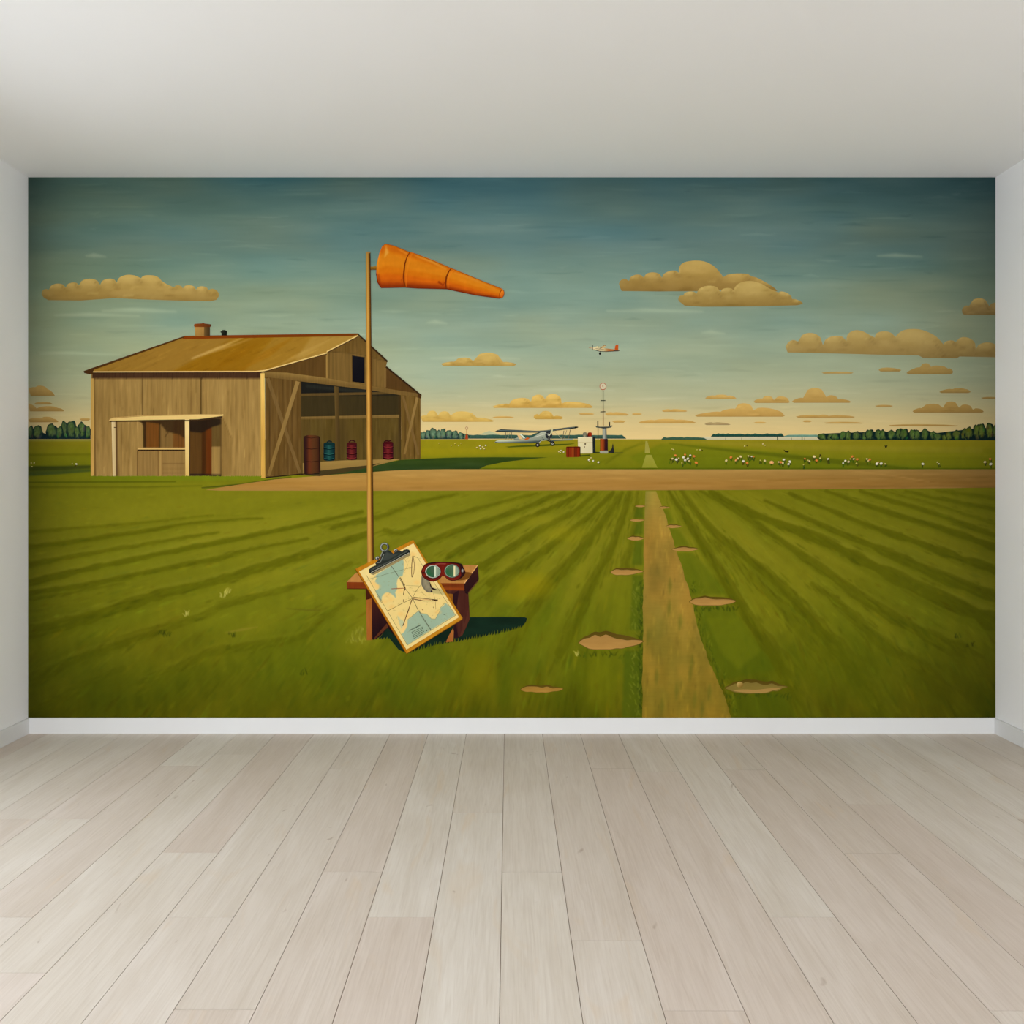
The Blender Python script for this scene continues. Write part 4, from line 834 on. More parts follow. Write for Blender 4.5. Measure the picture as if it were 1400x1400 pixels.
for lo_, hi_, c in [(-1.4, -.85, (196, 96, 26)), (-.75, -.1, (214, 128, 40)), (.25, .6, (202, 92, 24)), (.55, .8, (172, 68, 24)), (.72, 1.6, (118, 34, 22))]:
    m = np.clip(np.minimum((nd - lo_) / .18, (hi_ - nd) / .18 + 1), 0, 1) if hi_ < 1.5 else np.clip((nd - lo_) / .2, 0, 1); m = (m * .8)[..., None]; k.a = k.a * (1 - m) + np.array(c, float) * m
k.noise(16, 5, 7, 91, 2, (1, .8, .4)).noise(4, 9, 5, 92, 2, (1, .8, .5))
k.stroke([(528, 337, 1), (529, 345, 5), (526, 352, 1)], 3, (230, 176, 110), .6, 3); k.stroke([(545, 341, 1), (556, 347, 3)], 2, (240, 160, 80), .5, 2)
k.stroke([(568, 350, 1), (590, 358, 3), (610, 368, 1.5)], 3, (222, 158, 84), .75, 3); k.stroke([(622, 373, 1), (645, 381, 3), (676, 394, 1)], 3, (222, 158, 88), .6, 3)
k.stroke([(517.5, 376), (520, 388), (524, 393)], 2.5, (150, 50, 22), .6, 2); k.stroke([(520, 345), (517, 360), (517, 375)], 1.2, (238, 150, 70), .6, 1.2)
k.stroke([(600, 386, 3), (606, 390, 2), (608, 386, 1)], 2, (132, 42, 20), .8, 1); k.stroke([(549, 384, 2), (551, 378, 1)], 2, (150, 60, 22), .6, 1)
k.stroke([(555, 392), (555, 378), (559, 360), (563, 347)], 1.2, (232, 130, 50), .6, 1); k.stroke([(613, 394), (613, 381), (617, 373), (621, 369)], 1.2, (232, 130, 50), .6, 1)
a = Art('sock', ws, 220); a.poly(O, k, step=1.3)
a.line([(560.6, 344.6, 1), (556.5, 352, 1.6), (553.6, 361, 2), (552, 376, 2.2), (552.4, 386, 2), (554.5, 392.8, 1.6)], 2, (122, 48, 18)); a.line([(617.4, 366.6, 1), (613.5, 371.5, 1.8), (610.4, 379, 2.2), (609.4, 388, 2), (610, 394.8, 1.6)], 2, (118, 44, 18))
a.line([(514.6, 374), (516.4, 386), (521.4, 393.6), (553, 393), (572, 394.2), (611, 395.2), (650, 403.6), (683, 408.2)], 1.1, (110, 34, 18)); a.line([(523, 337), (526.6, 333.9), (538.6, 336.3), (558, 344.3)], .8, (150, 74, 30)); a.line([(566, 346.4), (616, 366.8), (651.7, 381.4), (685, 394.6)], .7, (150, 74, 30))
a.ell(686, 402.2, 3.4, 6, (132, 50, 20), rot=12); a.ell(686.3, 402.2, 2.5, 5, lin((684, 398), (236, 140, 60), (688, 406), (196, 88, 34)), rot=12, step=1.5); a.build()

# ---------------------------------------------------------------- bench, clipboard, goggles
k = Canvas(500, 838, 724, 898, 1.5).fill((22, 40, 30)).noise(30, 8, 7, 95, 2, (.5, 1, .8))
a = Art('bench_shadow', mural, 200, P_GRASS)
P = [(506, 874), (520, 871), (535, 850), (560, 846), (641, 843.5), (680, 843.2), (700, 843.5), (717, 843.6), (720.5, 845), (719, 850), (714, 856)]
r = random.Random(8); x = 712.0
edge = lambda x: np.interp(x, [506, 535, 545, 558, 575, 600, 632, 690, 714], [875, 874, 885, 893, 886, 880, 875, 863.5, 856.5])
while x > 560: P += [(x, edge(x) + r.uniform(.5, 2.5)), (x - 1.6 + r.uniform(0, 1.5), edge(x) - r.uniform(2, 5.5)), (x - 2.2, edge(x) + r.uniform(0, 1))]; x -= r.uniform(3, 5)
P += [(556, 893), (545, 888), (532, 872)]; x = 531
while x > 510: P += [(x, 874.5), (x - 1.5, 874.5 - r.uniform(2, 5))]; x -= 4
a.poly(P, k, step=2.2); a.build('dark shadow cast on the grass to the right of the bench')
bench = empty('bench', mural, label='small reddish-brown wooden bench at the foot of the windsock pole')
def bw(x0, y0, x1, y1, c, horiz=True, seed=3, amp=7): return wood(x0, y0, x1, y1, c, amp, 3, 30, seed, 40, horiz, 2.5)
a = Art('leg', bench, 230, P_WOOD); a.poly([(500, 804), (511, 804), (512, 820), (508.5, 821), (500.5, 821)], (70, 30, 24)); a.poly([(500.6, 820), (508.2, 818), (509, 875), (501.6, 875)], bw(500, 818, 510, 876, (158, 92, 54), False)); a.build('orange-brown left front leg')
a = Art('stretcher', bench, 226, P_WOOD); a.poly([(508, 804), (545, 806), (560, 880), (552, 884), (530, 858), (520, 870), (511, 874.5), (508.6, 874)], lin((508, 820), (68, 32, 30), (530, 860), (34, 18, 24))); a.poly([(529, 852), (531, 857), (513, 873.5), (511, 873)], (88, 46, 36)); a.build('dark inner board')
a = Art('leg', bench, 230, P_WOOD)
a.poly([(600, 806), (637, 806), (640.5, 812), (642.3, 846), (640, 851), (632.5, 868), (622, 872.5), (620.5, 868), (619, 830), (611, 818)], bw(600, 806, 643, 874, (72, 36, 34), False, 9, 9), step=1.8)
a.poly([(619.5, 812), (628, 806), (622, 845), (627, 872), (620.5, 872)], (44, 22, 28)); a.poly([(640.5, 830), (642.3, 846), (632.5, 868), (628, 871), (636, 850)], (84, 44, 40)); a.poly([(606, 811), (619, 812), (620.5, 834), (616, 829)], lin((606, 811), (156, 98, 44), (620, 830), (112, 66, 34)))
a.poly([(619.4, 859), (620.5, 863), (620, 877), (609.6, 878), (613, 870)], lin((614, 860), (172, 104, 64), (614, 878), (150, 88, 54))); a.build('dark right leg')
a = Art('seat', bench, 240, P_WOOD)
a.poly([(652.8, 773), (654.8, 791.5), (653.5, 795), (639, 813), (634.5, 807), (634, 797)], lin((634, 800), (40, 20, 24), (654, 780), (58, 28, 30))); a.line([(639, 812), (654.2, 793.4)], 1.4, (96, 62, 44)); a.line([(636, 809.5), (640, 811.5)], 2, (28, 18, 22))
k = bw(472, 770, 656, 800, (180, 124, 78), True, 11, 7); a.poly([(474, 795.8), (486.5, 783.2), (500, 781.6), (560, 777), (625, 772.4), (653, 772.4), (634.6, 797.8)], k, step=2); a.line([(653, 772.6), (634.8, 797.6)], 1.1, (222, 168, 120))
k = bw(472, 795, 636, 808, (122, 54, 34), True, 13, 9); k.stroke([(590, 801), (634, 801.5)], 1.5, (84, 34, 26), .7, 1.2); k.stroke([(590, 804.5), (634, 805)], 2, (152, 74, 42), .6, 1.2); k.stroke([(474, 797.5), (500, 797.5)], 1.5, (142, 68, 46), .7, 1)
a.poly([(474, 795.6), (634.8, 797.6), (635, 807.2), (600, 806.8), (500, 804.8), (474.8, 804.8)], k, step=2); a.line([(474.6, 804.8), (500, 805), (600, 807)], .8, (60, 26, 22)); a.poly([(589, 797), (601, 797.5), (600, 807), (590, 805.5)], (66, 36, 28)); a.build()

cb = empty('clipboard', mural, label='brown clipboard with a chart, leaning against the bench')
def Q(p): return (480 + p[0] / 8.2375, 730 + p[1] / 8.2375)
a = Art('board', cb, 262, P_WOOD); B_ = [(486, 777.8), (565, 738), (632.4, 844.5), (632, 846.5), (556.5, 893.6), (554.5, 892)]
k = Canvas(484, 736, 634, 896, 2).fill((184, 120, 40)).noise(20, 3, 8, 101, 2, (1, .8, .4)); k.poly([Q((50, 395)), Q((90, 425)), Q((625, 1300)), Q((615, 1345))], (164, 100, 30), .8, 1.5); k.poly([Q((1255, 945)), Q((628, 1345)), Q((628, 1318)), Q((1240, 925))], (206, 146, 62), .6, 1.5)
k.poly([(596, 795), (632, 846), (611, 811), (600, 797)], (150, 92, 30), .4, 2)
a.poly(B_, k, step=2); a.line([(556, 893.8), (632.2, 846.6)], .8, (112, 66, 24)); a.line([(486, 778), (555, 892.6)], .8, (104, 60, 20)); a.build('brown hardboard panel')
a = Art('chart', cb, 270)
k = Canvas(488, 740, 630, 890, 3).fill((234, 208, 148)).noise(14, 14, 5, 103, 3, (1, .95, .8))
def tq(pts, n=4): return smooth([Q(p) for p in pts], n)
k.poly([Q((185, 500)), Q((690, 190)), Q((1175, 912)), Q((635, 1250))], (230, 200, 138), .6, 1)
W = (148, 174, 152)
k.poly(tq([(275, 470), (340, 425), (440, 365), (530, 310), (585, 285), (594, 375), (582, 465), (535, 490), (515, 555), (522, 620), (498, 655), (508, 720), (462, 680), (405, 655), (350, 700), (338, 752), (275, 645), (308, 622), (317, 580), (272, 540), (288, 495)], 3), W, .95, .4)
k.poly([Q(p) for p in [(1062, 772), (1110, 815), (1175, 910), (905, 1075), (635, 1250), (570, 1130), (610, 1085), (628, 1020), (640, 965), (700, 915), (755, 868), (800, 895), (850, 900), (880, 925), (905, 955), (950, 958), (975, 905), (1000, 868), (1010, 830), (1050, 800)]], (150, 174, 152), .95, .4)
k.poly([Q(p) for p in [(520, 915), (560, 960), (605, 990), (570, 1070), (545, 1010)]], (180, 188, 156), .8, .6); k.poly([Q(p) for p in [(640, 965), (632, 1040), (590, 1110), (568, 1100), (585, 1030)]], (236, 198, 140), .9, .5)
for x, y in [(250, 560), (300, 590), (410, 690), (380, 760), (450, 740), (740, 545), (560, 640), (460, 820), (980, 880), (560, 900), (640, 930), (700, 230)]: k.ell(*Q((x, y)), 4, 3, (238, 188, 122), .5, .7)
for _ in range(160):
    x, y = rng.uniform(200, 1100), rng.uniform(230, 1150); p = Q((x, y)); L = rng.uniform(1, 4); an = rng.uniform(0, 3.14); k.stroke([p, (p[0] + L * math.cos(an), p[1] + L * math.sin(an))], .5, (150, 128, 84), .4, .6)
k.poly([(590, 803), (610, 806), (610, 813), (600, 812), (592, 811)], (176, 164, 116), .8, 1)
a.poly([Q((92, 422)), Q((703, 106)), Q((1216, 935)), Q((625, 1300))], k, step=1)
I = (96, 84, 60)
for pts, w_, c in [([(175, 465), (635, 1250), (1178, 915)], .5, I), ([(745, 262), (1178, 915)], .45, I), ([(440, 340), (540, 485), (600, 600), (690, 718), (755, 855), (840, 985), (902, 1080)], .7, (78, 74, 58)), ([(190, 512), (480, 428), (585, 402)], .45, (104, 112, 84)), ([(410, 868), (560, 790), (690, 725)], .6, (104, 84, 52)),
                   ([(690, 718), (735, 640), (800, 555)], .5, (104, 84, 52)), ([(300, 700), (345, 775)], .5, (84, 96, 80)), ([(590, 400), (690, 370)], .4, (150, 122, 84)), ([(930, 670), (950, 760), (955, 850)], .45, (140, 112, 74)), ([(620, 580), (760, 585), (790, 600)], .4, (150, 124, 84)), ([(690, 640), (800, 660), (850, 700)], .4, (150, 124, 84)),
                   ([(1060, 770), (1005, 830), (1000, 870), (950, 958), (905, 955), (850, 900), (800, 895), (757, 868), (640, 962)], .4, (120, 122, 88)), ([(595, 260), (640, 350), (600, 420)], .35, (160, 132, 90)), ([(740, 265), (710, 250), (690, 262)], .5, (104, 84, 56)),
                   ([(455, 617), (560, 612), (612, 608)], .9, (150, 64, 40)), ([(555, 490), (578, 535), (612, 610), (600, 640)], 1.0, (72, 52, 40)), ([(604, 560), (600, 620), (590, 690)], .9, (80, 56, 44)), ([(592, 735), (590, 765)], .8, (84, 60, 44)),
                   ([(697, 235), (715, 345), (708, 440), (686, 488)], .7, (112, 74, 52)), ([(695, 245), (684, 340), (682, 430), (686, 488)], .9, (96, 62, 46)), ([(697, 240), (698, 460)], .5, (206, 160, 120)), ([(700, 710), (800, 722), (975, 742)], .8, (84, 56, 42)), ([(695, 730), (820, 752), (930, 752), (975, 743)], 1.1, (104, 66, 50)), ([(700, 722), (900, 742)], .6, (190, 140, 104)), ([(915, 738), (978, 743)], 1.4, (54, 38, 32)),
                   ([(692, 728), (640, 870), (600, 985), (582, 1035)], .8, (84, 56, 42)), ([(680, 740), (650, 860), (612, 960), (590, 1030)], .6, (120, 80, 58)), ([(770, 855), (790, 925), (900, 1085)], .4, (110, 122, 96)), ([(1035, 900), (1065, 915)], .6, (90, 100, 80)), ([(925, 820), (935, 835)], .8, (110, 80, 50)), ([(800, 850), (815, 856)], .9, (140, 80, 44))]:
    a.line([Q(p) for p in pts], w_, c)
def row(x0, y0, x1, y1, w_, c, dash):
    p, q = Q((x0, y0)), Q((x1, y1)); L = math.hypot(q[0] - p[0], q[1] - p[1]); t = 0; d0 = a.n; a.n += 1
    while t < L - .4:
        d = min(rng.uniform(*dash), L - t); f0, f1 = t / L, (t + d) / L; a.line([(p[0] + (q[0] - p[0]) * f0, p[1] + (q[1] - p[1]) * f0), (p[0] + (q[0] - p[0]) * f1, p[1] + (q[1] - p[1]) * f1)], w_, c, dz=d0); t += d + .45
row(658, 1086, 790, 1020, 1.5, (52, 62, 48), (.8, 1.8))
for i in range(5): row(682 + i * 6, 1108 + i * 17, 806 + i * 6, 1046 + i * 16, .8, (74, 88, 68), (1.5, 4))
a.ell(*Q((850, 1086)), .9, .9, (48, 62, 50)); a.build('cream and pale green paper chart with flight lines')
a = Art('clip', cb, 330)
k = Canvas(500, 738, 565, 790, 3).fill((44, 48, 44)); k.poly([Q(p) for p in [(345, 300), (400, 200), (470, 230), (560, 215), (420, 290)]], (70, 76, 70), .7, 1.2); k.stroke([Q((225, 425)), Q((400, 335)), Q((650, 205))], 1.6, (26, 28, 26), 1, .6); k.stroke([Q((232, 402)), Q((420, 318)), Q((640, 190))], .8, (120, 126, 116), .7, .6)
bar = [(200, 405), (205, 435), (218, 445), (245, 440), (440, 335), (660, 218), (668, 198), (655, 178), (630, 170), (590, 182), (575, 200), (540, 180), (505, 195), (478, 222), (440, 190), (400, 172), (360, 185), (335, 240), (330, 285), (300, 300), (275, 330), (285, 350), (225, 375)]
a.poly([(Q(p)[0] + 1.2, Q(p)[1] + 1.6) for p in [(215, 440), (245, 448), (440, 345), (662, 226), (640, 200), (240, 380)]], (150, 132, 96)); a.poly([Q(p) for p in bar], k, step=1.2)
a.line([Q((228, 432)), Q((440, 326)), Q((655, 212))], .9, (168, 164, 146)); a.line([Q((335, 250)), Q((352, 205)), Q((395, 180))], .9, (150, 150, 136)); a.line([Q((290, 325)), Q((330, 320)), Q((372, 225))], .9, (128, 130, 120)); a.build('dark steel clip')
a = Art('ring', cb, 350); a.line([(526 + 5.0 * math.cos(t), 748.2 + 5.2 * math.sin(t)) for t in np.linspace(0, 2 * math.pi, 21)[:-1]], 3.1, (52, 56, 52), closed=True); a.line([(525.8 + 5.0 * math.cos(t), 748 + 5.2 * math.sin(t)) for t in np.linspace(0, 2 * math.pi, 21)[:-1]], 1.5, (150, 152, 142), closed=True)
a.line([(526 + 5.0 * math.cos(t), 748.2 + 5.2 * math.sin(t)) for t in np.linspace(-.9, 1.8, 10)], 1.1, (70, 74, 70)); a.build('grey steel hanging ring')
for x, y in [(502, 186), (298, 272)]:
    a = Art('rivet', cb, 352); p = Q((x, y)); a.ell(p[0], p[1], 3.2, 2.6, (64, 64, 62), rot=-28); a.ell(p[0] - .3, p[1] - .4, 2.2, 1.7, (176, 174, 162), rot=-28); a.ell(p[0] + .2, p[1] + .1, 1.2, .9, (60, 54, 66)); a.build()

gg = empty('goggles', mural, label='dark red flying goggles lying on the bench')
def G(p): return (560 + p[0] / 14.0, 740 + p[1] / 14.0)
a = Art('goggle_shadow', gg, 286); a.poly(smooth([G(p) for p in [(1040, 590), (1185, 605), (1170, 650), (1100, 725), (980, 748), (900, 740), (1000, 690)]], 3), (112, 68, 38)); a.build()
a = Art('strap', gg, 380); k = Canvas(574, 784, 594, 812, 4).fill((138, 128, 106)).noise(2, 2, 8, 111, 2); k.stroke([G((250, 680)), G((240, 820)), G((300, 930)), G((400, 975))], 1.3, (92, 84, 74), .7, 1); k.stroke([G((300, 700)), G((310, 800)), G((360, 880))], 3, (158, 146, 120), .5, 2)
a.poly(smooth([G(p) for p in [(240, 640), (320, 680), (385, 770), (395, 850), (425, 920), (440, 972), (345, 975), (285, 925), (232, 840), (226, 740)]], 4), k, step=1); a.poly([G(p) for p in [(385, 770), (400, 800), (430, 880), (560, 935), (480, 935), (425, 915), (392, 850)]], (42, 22, 24)); a.poly([G(p) for p in [(410, 930), (445, 960), (440, 978), (400, 974)]], (48, 34, 40)); a.build('grey cloth strap')
a = Art('frame', gg, 390)
fr = smooth([G(p) for p in [(230, 560), (262, 500), (290, 450), (340, 425), (420, 408), (520, 400), (640, 398), (740, 400), (860, 408), (940, 418), (1000, 445), (1030, 510), (1062, 570), (1055, 620), (1010, 680), (960, 715), (900, 742), (820, 752), (760, 738), (710, 705), (680, 672), (650, 655), (620, 665), (580, 710), (530, 742), (460, 762), (390, 758), (320, 725), (262, 680), (232, 610)]], 4)
k = Canvas(574, 766, 638, 798, 5).fill((104, 28, 32)); k.poly([G(p) for p in [(900, 380), (1100, 400), (1100, 800), (930, 760), (990, 640), (960, 480)]], (40, 22, 26), .95, 2); k.stroke([G((300, 440)), G((520, 402)), G((740, 400)), G((950, 425))], 1.5, (30, 18, 22), .95, .8)
k.stroke([G((500, 440)), G((600, 425)), G((690, 430))], 1, (168, 84, 84), .8, .8); k.stroke([G((270, 560)), G((300, 490))], 1.3, (138, 44, 44), .8, 1); k.stroke([G((280, 640)), G((340, 700)), G((440, 735)), G((530, 715))], 1, (146, 44, 40), .7, 1); k.stroke([G((680, 640)), G((730, 700)), G((820, 728)), G((900, 720))], 1.2, (140, 36, 42), .7, 1)
k.stroke([G((640, 480)), G((630, 600)), G((690, 640))], 1.3, (132, 40, 40), .7, 1); k.stroke([G((250, 600)), G((300, 600))], 1.5, (34, 18, 20), .8, 1); k.stroke([G((300, 680)), G((440, 725)), G((560, 680))], 1.6, (52, 16, 20), .6, 1); k.ell(*G((1015, 560)), 1.3, 2.2, (176, 176, 168), .9, .4); k.ell(*G((1040, 560)), .9, 2.6, (66, 40, 44), .8, .4)
a.poly(fr, k, step=.9); a.line(fr, .7, (38, 16, 20), closed=True); a.build('dark red leather frame')
for cx, cy, rx, ry, ring_, hx, hc, lc in [(450, 577, 150, 128, (190, 196, 178), 488, (206, 216, 190), (56, 92, 70)), (815, 567, 148, 130, (128, 150, 132), 860, (232, 220, 176), (72, 108, 82))]:
    a = Art('lens', gg, 410); p = G((cx, cy)); k = Canvas(p[0] - 12, p[1] - 11, p[0] + 12, p[1] + 11, 6).fill(lc)
    k.ell(p[0] - 5, p[1] + 2, 5, 6, (30, 96, 58), .6, .8); k.ell(p[0] - 1.5, p[1] - 1, 3, 5, (84, 84, 70), .5, .8); x = G((hx, 0))[0]; k.poly([(x + 1, p[1] - 12), (x + 12, p[1] - 12), (x + 12, p[1] + 12), (x + 1, p[1] + 12)], (150, 162, 142), .85, .5)
    k.stroke([(x + 5.2, p[1] - 4), (x + 5, p[1] + 4)], .8, (110, 130, 112), .6, .8); k.stroke([(x, p[1] - 6.6), (x, p[1] + 7)], 2.4, hc, 1, .6)
    a.ell(p[0], p[1], rx / 14, ry / 14, (30, 26, 28)); a.ell(p[0] - .1, p[1], rx / 14 - .35, ry / 14 - .35, ring_); a.ell(p[0] + .3, p[1] + .1, rx / 14 - 1.25, ry / 14 - 1.25, (32, 44, 38), n=26); a.ell(p[0] + .3, p[1] + .1, rx / 14 - 1.6, ry / 14 - 1.6, k, n=26, step=.8); a.build('green glass lens with a pale reflection')

# ---------------------------------------------------------------- parked biplane
bp = empty('biplane', mural, label='silver biplane parked on the grass')
def A7(p): return (660 + p[0] / 7.0, 560 + p[1] / 7.0)
def art7(name, par, lay, items, label=None):
    a = Art(name, par, lay)
    for it in items:
        if it[0] == 'p': a.poly([A7(q) for q in it[1]], it[2], step=(1.5 if callable(it[2]) else None))
        elif it[0] == 'l': a.line([A7(q) for q in it[1]], it[2], it[3])
        elif it[0] == 'e': c = A7(it[1]); a.ell(c[0], c[1], it[2] / 7, it[3] / 7, it[4])
    return a.build(label)
def g7(p, c, q, d): return lin(A7(p), c, A7(q), d)
art7('plane_shadow', bp, 66, [('p', [(218, 355), (330, 345), (500, 338), (640, 330), (885, 324), (850, 332), (760, 340), (680, 346), (560, 352), (420, 356), (250, 363)], (74, 84, 28))])
art7('tail_fin', bp, 90, [('p', [(290, 285), (340, 262), (400, 268), (370, 290)], (150, 156, 138)), ('p', [(330, 242), (350, 238), (372, 262), (380, 285), (350, 282)], (226, 186, 140)), ('p', [(352, 238), (368, 232), (408, 268), (396, 278), (376, 262)], (214, 220, 200)), ('l', [(372, 232), (404, 264)], .9, (60, 110, 80)), ('l', [(300, 287), (370, 290)], .8, (40, 46, 44))], 'small white and orange tail')
art7('fuselage', bp, 92, [('p', [(372, 290), (420, 268), (500, 232), (545, 216), (600, 208), (650, 210), (652, 280), (600, 290), (540, 300), (470, 302), (400, 298)], g7((560, 215), (186, 190, 168), (570, 300), (116, 124, 112))), ('p', [(392, 292), (424, 266), (470, 246), (478, 252), (432, 288)], (186, 88, 50)),
     ('p', [(428, 264), (500, 228), (560, 214), (520, 240), (470, 268), (440, 272)], (52, 84, 74)), ('l', [(400, 296), (540, 300), (600, 290)], .8, (54, 62, 58)), ('l', [(566, 262), (570, 275)], .6, (70, 80, 72)), ('l', [(500, 262), (590, 236)], .6, (206, 206, 184))], 'silver fuselage with an orange band')
art7('lower_wing', bp, 100, [('p', [(115, 310), (130, 300), (155, 292), (300, 293), (500, 292), (560, 300), (520, 316), (450, 322), (300, 320), (130, 320)], g7((300, 292), (196, 198, 172), (302, 321), (58, 72, 70))), ('l', [(118, 312), (160, 318), (450, 319)], 1, (44, 56, 54))])
art7('lower_wing', bp, 88, [('p', [(650, 292), (700, 286), (862, 278), (868, 286), (850, 292), (700, 300), (655, 306)], g7((760, 280), (150, 158, 140), (760, 302), (60, 72, 68)))])
art7('wing_strut', bp, 104, [('l', [(222, 214), (216, 292)], .8, (92, 96, 82)), ('l', [(236, 214), (250, 292)], .45, (140, 140, 116))])
art7('wing_strut', bp, 104, [('l', [(278, 214), (272, 292)], .8, (92, 96, 82)), ('l', [(262, 214), (226, 292)], .45, (150, 150, 124))])
art7('wing_strut', bp, 104, [('l', [(776, 202), (764, 282)], .8, (92, 88, 72)), ('l', [(672, 200), (760, 280)], .4, (170, 168, 140))])
art7('wing_strut', bp, 104, [('l', [(804, 198), (778, 280)], .6, (120, 110, 88))])
art7('wing_strut', bp, 104, [('l', [(838, 192), (820, 278)], .8, (110, 96, 74))])
art7('wing_strut', bp, 104, [('l', [(540, 214), (530, 228)], .8, (80, 84, 72))])
art7('upper_wing', bp, 110, [('p', [(116, 209), (140, 198), (175, 188), (350, 196), (520, 204), (600, 198), (700, 186), (800, 172), (890, 162), (912, 164), (914, 172), (890, 180), (780, 192), (690, 204), (600, 214), (530, 220), (400, 220), (250, 216), (130, 213)], g7((500, 190), (44, 54, 52), (505, 222), (20, 26, 26))), ('l', [(150, 200), (350, 204), (520, 211), (690, 196), (880, 168)], .7, (104, 118, 116))])
art7('engine', bp, 114, [('e', (632, 243), 33, 37, (26, 28, 34)), ('e', (636, 244), 24, 27, (66, 72, 74)), ('e', (634, 244), 20, 23, (20, 22, 28)), ('e', (630, 240), 10, 12, (168, 166, 150)), ('l', [(612, 225), (622, 236)], .7, (130, 134, 128)), ('l', [(640, 258), (648, 266)], .7, (120, 122, 118))], 'black radial engine')
art7('propeller', bp, 118, [('p', [(664, 172), (672, 190), (668, 215), (650, 240), (642, 246), (640, 238), (654, 210)], (206, 200, 160)), ('l', [(638, 248), (622, 290)], .9, (90, 90, 80)), ('e', (636, 245), 6, 7, (216, 214, 196))])
for x, y, r_ in [(525, 339, 20), (668, 326, 22)]:
    art7('wheel', bp, 116, [('e', (x, y), r_, r_ + 1, (22, 20, 24)), ('e', (x, y), 9, 10, (176, 172, 156)), ('e', (x, y), 4, 5, (40, 36, 38))])
art7('landing_gear', bp, 112, [('l', [(527, 330), (548, 300), (590, 286)], 1.6, (60, 70, 70)), ('l', [(534, 322), (560, 296), (610, 290), (640, 292)], .9, (176, 180, 162)), ('l', [(665, 322), (640, 302), (610, 290)], 1.5, (36, 42, 46)), ('l', [(655, 320), (650, 290), (630, 280)], 1.2, (44, 48, 50)), ('l', [(668, 315), (655, 280)], .7, (90, 94, 88))])

# plane in the air
pl = empty('light_aeroplane', mural, label='small cream and orange aeroplane flying high above the beacon')
def A5(p): return (740 + p[0] / 7.0, 450 + p[1] / 7.0)
def art5(name, par, lay, items, label=None):
    a = Art(name, par, lay)
    for it in items:
        if it[0] == 'p': a.poly([A5(q) for q in it[1]], it[2], step=(1.5 if callable(it[2]) else None))
        elif it[0] == 'l': a.line([A5(q) for q in it[1]], it[2], it[3])
        elif it[0] == 'e': c = A5(it[1]); a.ell(c[0], c[1], it[2] / 7, it[3] / 7, it[4])
    return a.build(label)
art5('fuselage', pl, 30, [('p', [(455, 178), (480, 174), (510, 172), (540, 162), (570, 172), (600, 182), (660, 190), (700, 194), (745, 198), (752, 203), (740, 208), (600, 214), (560, 210), (515, 200), (490, 190)], lin(A5((500, 180)), (222, 208, 168), A5((745, 200)), (176, 96, 60), [(.4, (206, 190, 150)), (.6, (176, 104, 66))])), ('l', [(500, 196), (560, 212), (620, 215), (740, 208)], .9, (56, 48, 44)), ('l', [(520, 186), (600, 196)], .8, (150, 130, 104))], 'cream fuselage, orange towards the tail')
art5('cockpit', pl, 36, [('p', [(560, 178), (580, 164), (600, 156), (618, 160), (612, 170), (590, 186)], (206, 176, 132)), ('l', [(565, 186), (588, 170), (600, 154), (616, 158)], .7, (120, 78, 56)), ('e', (546, 172), 6, 6, (70, 84, 84)), ('e', (562, 182), 5, 5, (120, 120, 100))])
art5('tail_fin', pl, 34, [('p', [(702, 192), (708, 160), (716, 150), (738, 148), (736, 198), (716, 200)], (192, 82, 40)), ('l', [(690, 206), (752, 204)], .9, (70, 50, 44))], 'orange tail fin')
art5('propeller', pl, 38, [('l', [(491, 155), (490, 202)], 1.1, (60, 62, 60)), ('l', [(456, 178), (486, 182)], .8, (176, 120, 96)), ('e', (490, 180), 6, 6, (120, 116, 104))])
art5('wheel', pl, 38, [('e', (562, 234), 11, 12, (26, 26, 26)), ('l', [(562, 212), (562, 230)], .7, (70, 66, 56))])

# beacon mast, cabinet, boxes
bc = empty('beacon_mast', mural, label='slender beacon mast with a round sign on a red and grey pedestal')
art5('sign_disc', bc, 60, [('e', (590, 548), 33, 35, (184, 118, 104)), ('e', (590, 548), 26, 28, (204, 196, 168)), ('l', [(596, 540), (588, 538), (584, 546), (590, 556), (596, 552)], .6, (168, 110, 96)), ('l', [(574, 576), (590, 580), (606, 576)], 1, (176, 84, 70))], 'pale round sign with a red rim')
art5('mast', bc, 62, [('l', [(592, 592), (593, 760)], 1.0, (62, 66, 54)), ('l', [(593, 760), (593, 925)], 1.1, (120, 66, 52)), ('l', [(568, 684), (614, 684)], 1.2, (46, 50, 42)), ('l', [(566, 792), (614, 790)], 1.2, (46, 50, 42)), ('l', [(570, 680), (570, 690)], .8, (46, 50, 42)), ('l', [(568, 788), (568, 798)], .8, (46, 50, 42))])
art5('side_pole', bc, 64, [('l', [(543, 900), (543, 1062)], 1.1, (70, 66, 50)), ('l', [(541, 878), (541, 925)], 1.6, (48, 42, 36))])
art5('side_pole', bc, 64, [('l', [(653, 888), (653, 930)], 1.6, (48, 44, 38))])
art5('platform', bc, 66, [('p', [(516, 928), (530, 926), (560, 934), (640, 932), (672, 920), (684, 926), (668, 942), (630, 948), (600, 952), (560, 946), (528, 942)], lin(A5((600, 926)), (110, 114, 96), A5((600, 950)), (40, 44, 42)))])
art5('column', bc, 62, [('p', [(586, 950), (624, 950), (628, 1052), (586, 1052)], lin(A5((586, 1000)), (112, 116, 108), A5((628, 1000)), (100, 104, 98), [(.4, (176, 176, 160)), (.8, (80, 84, 82))]))], 'grey column')
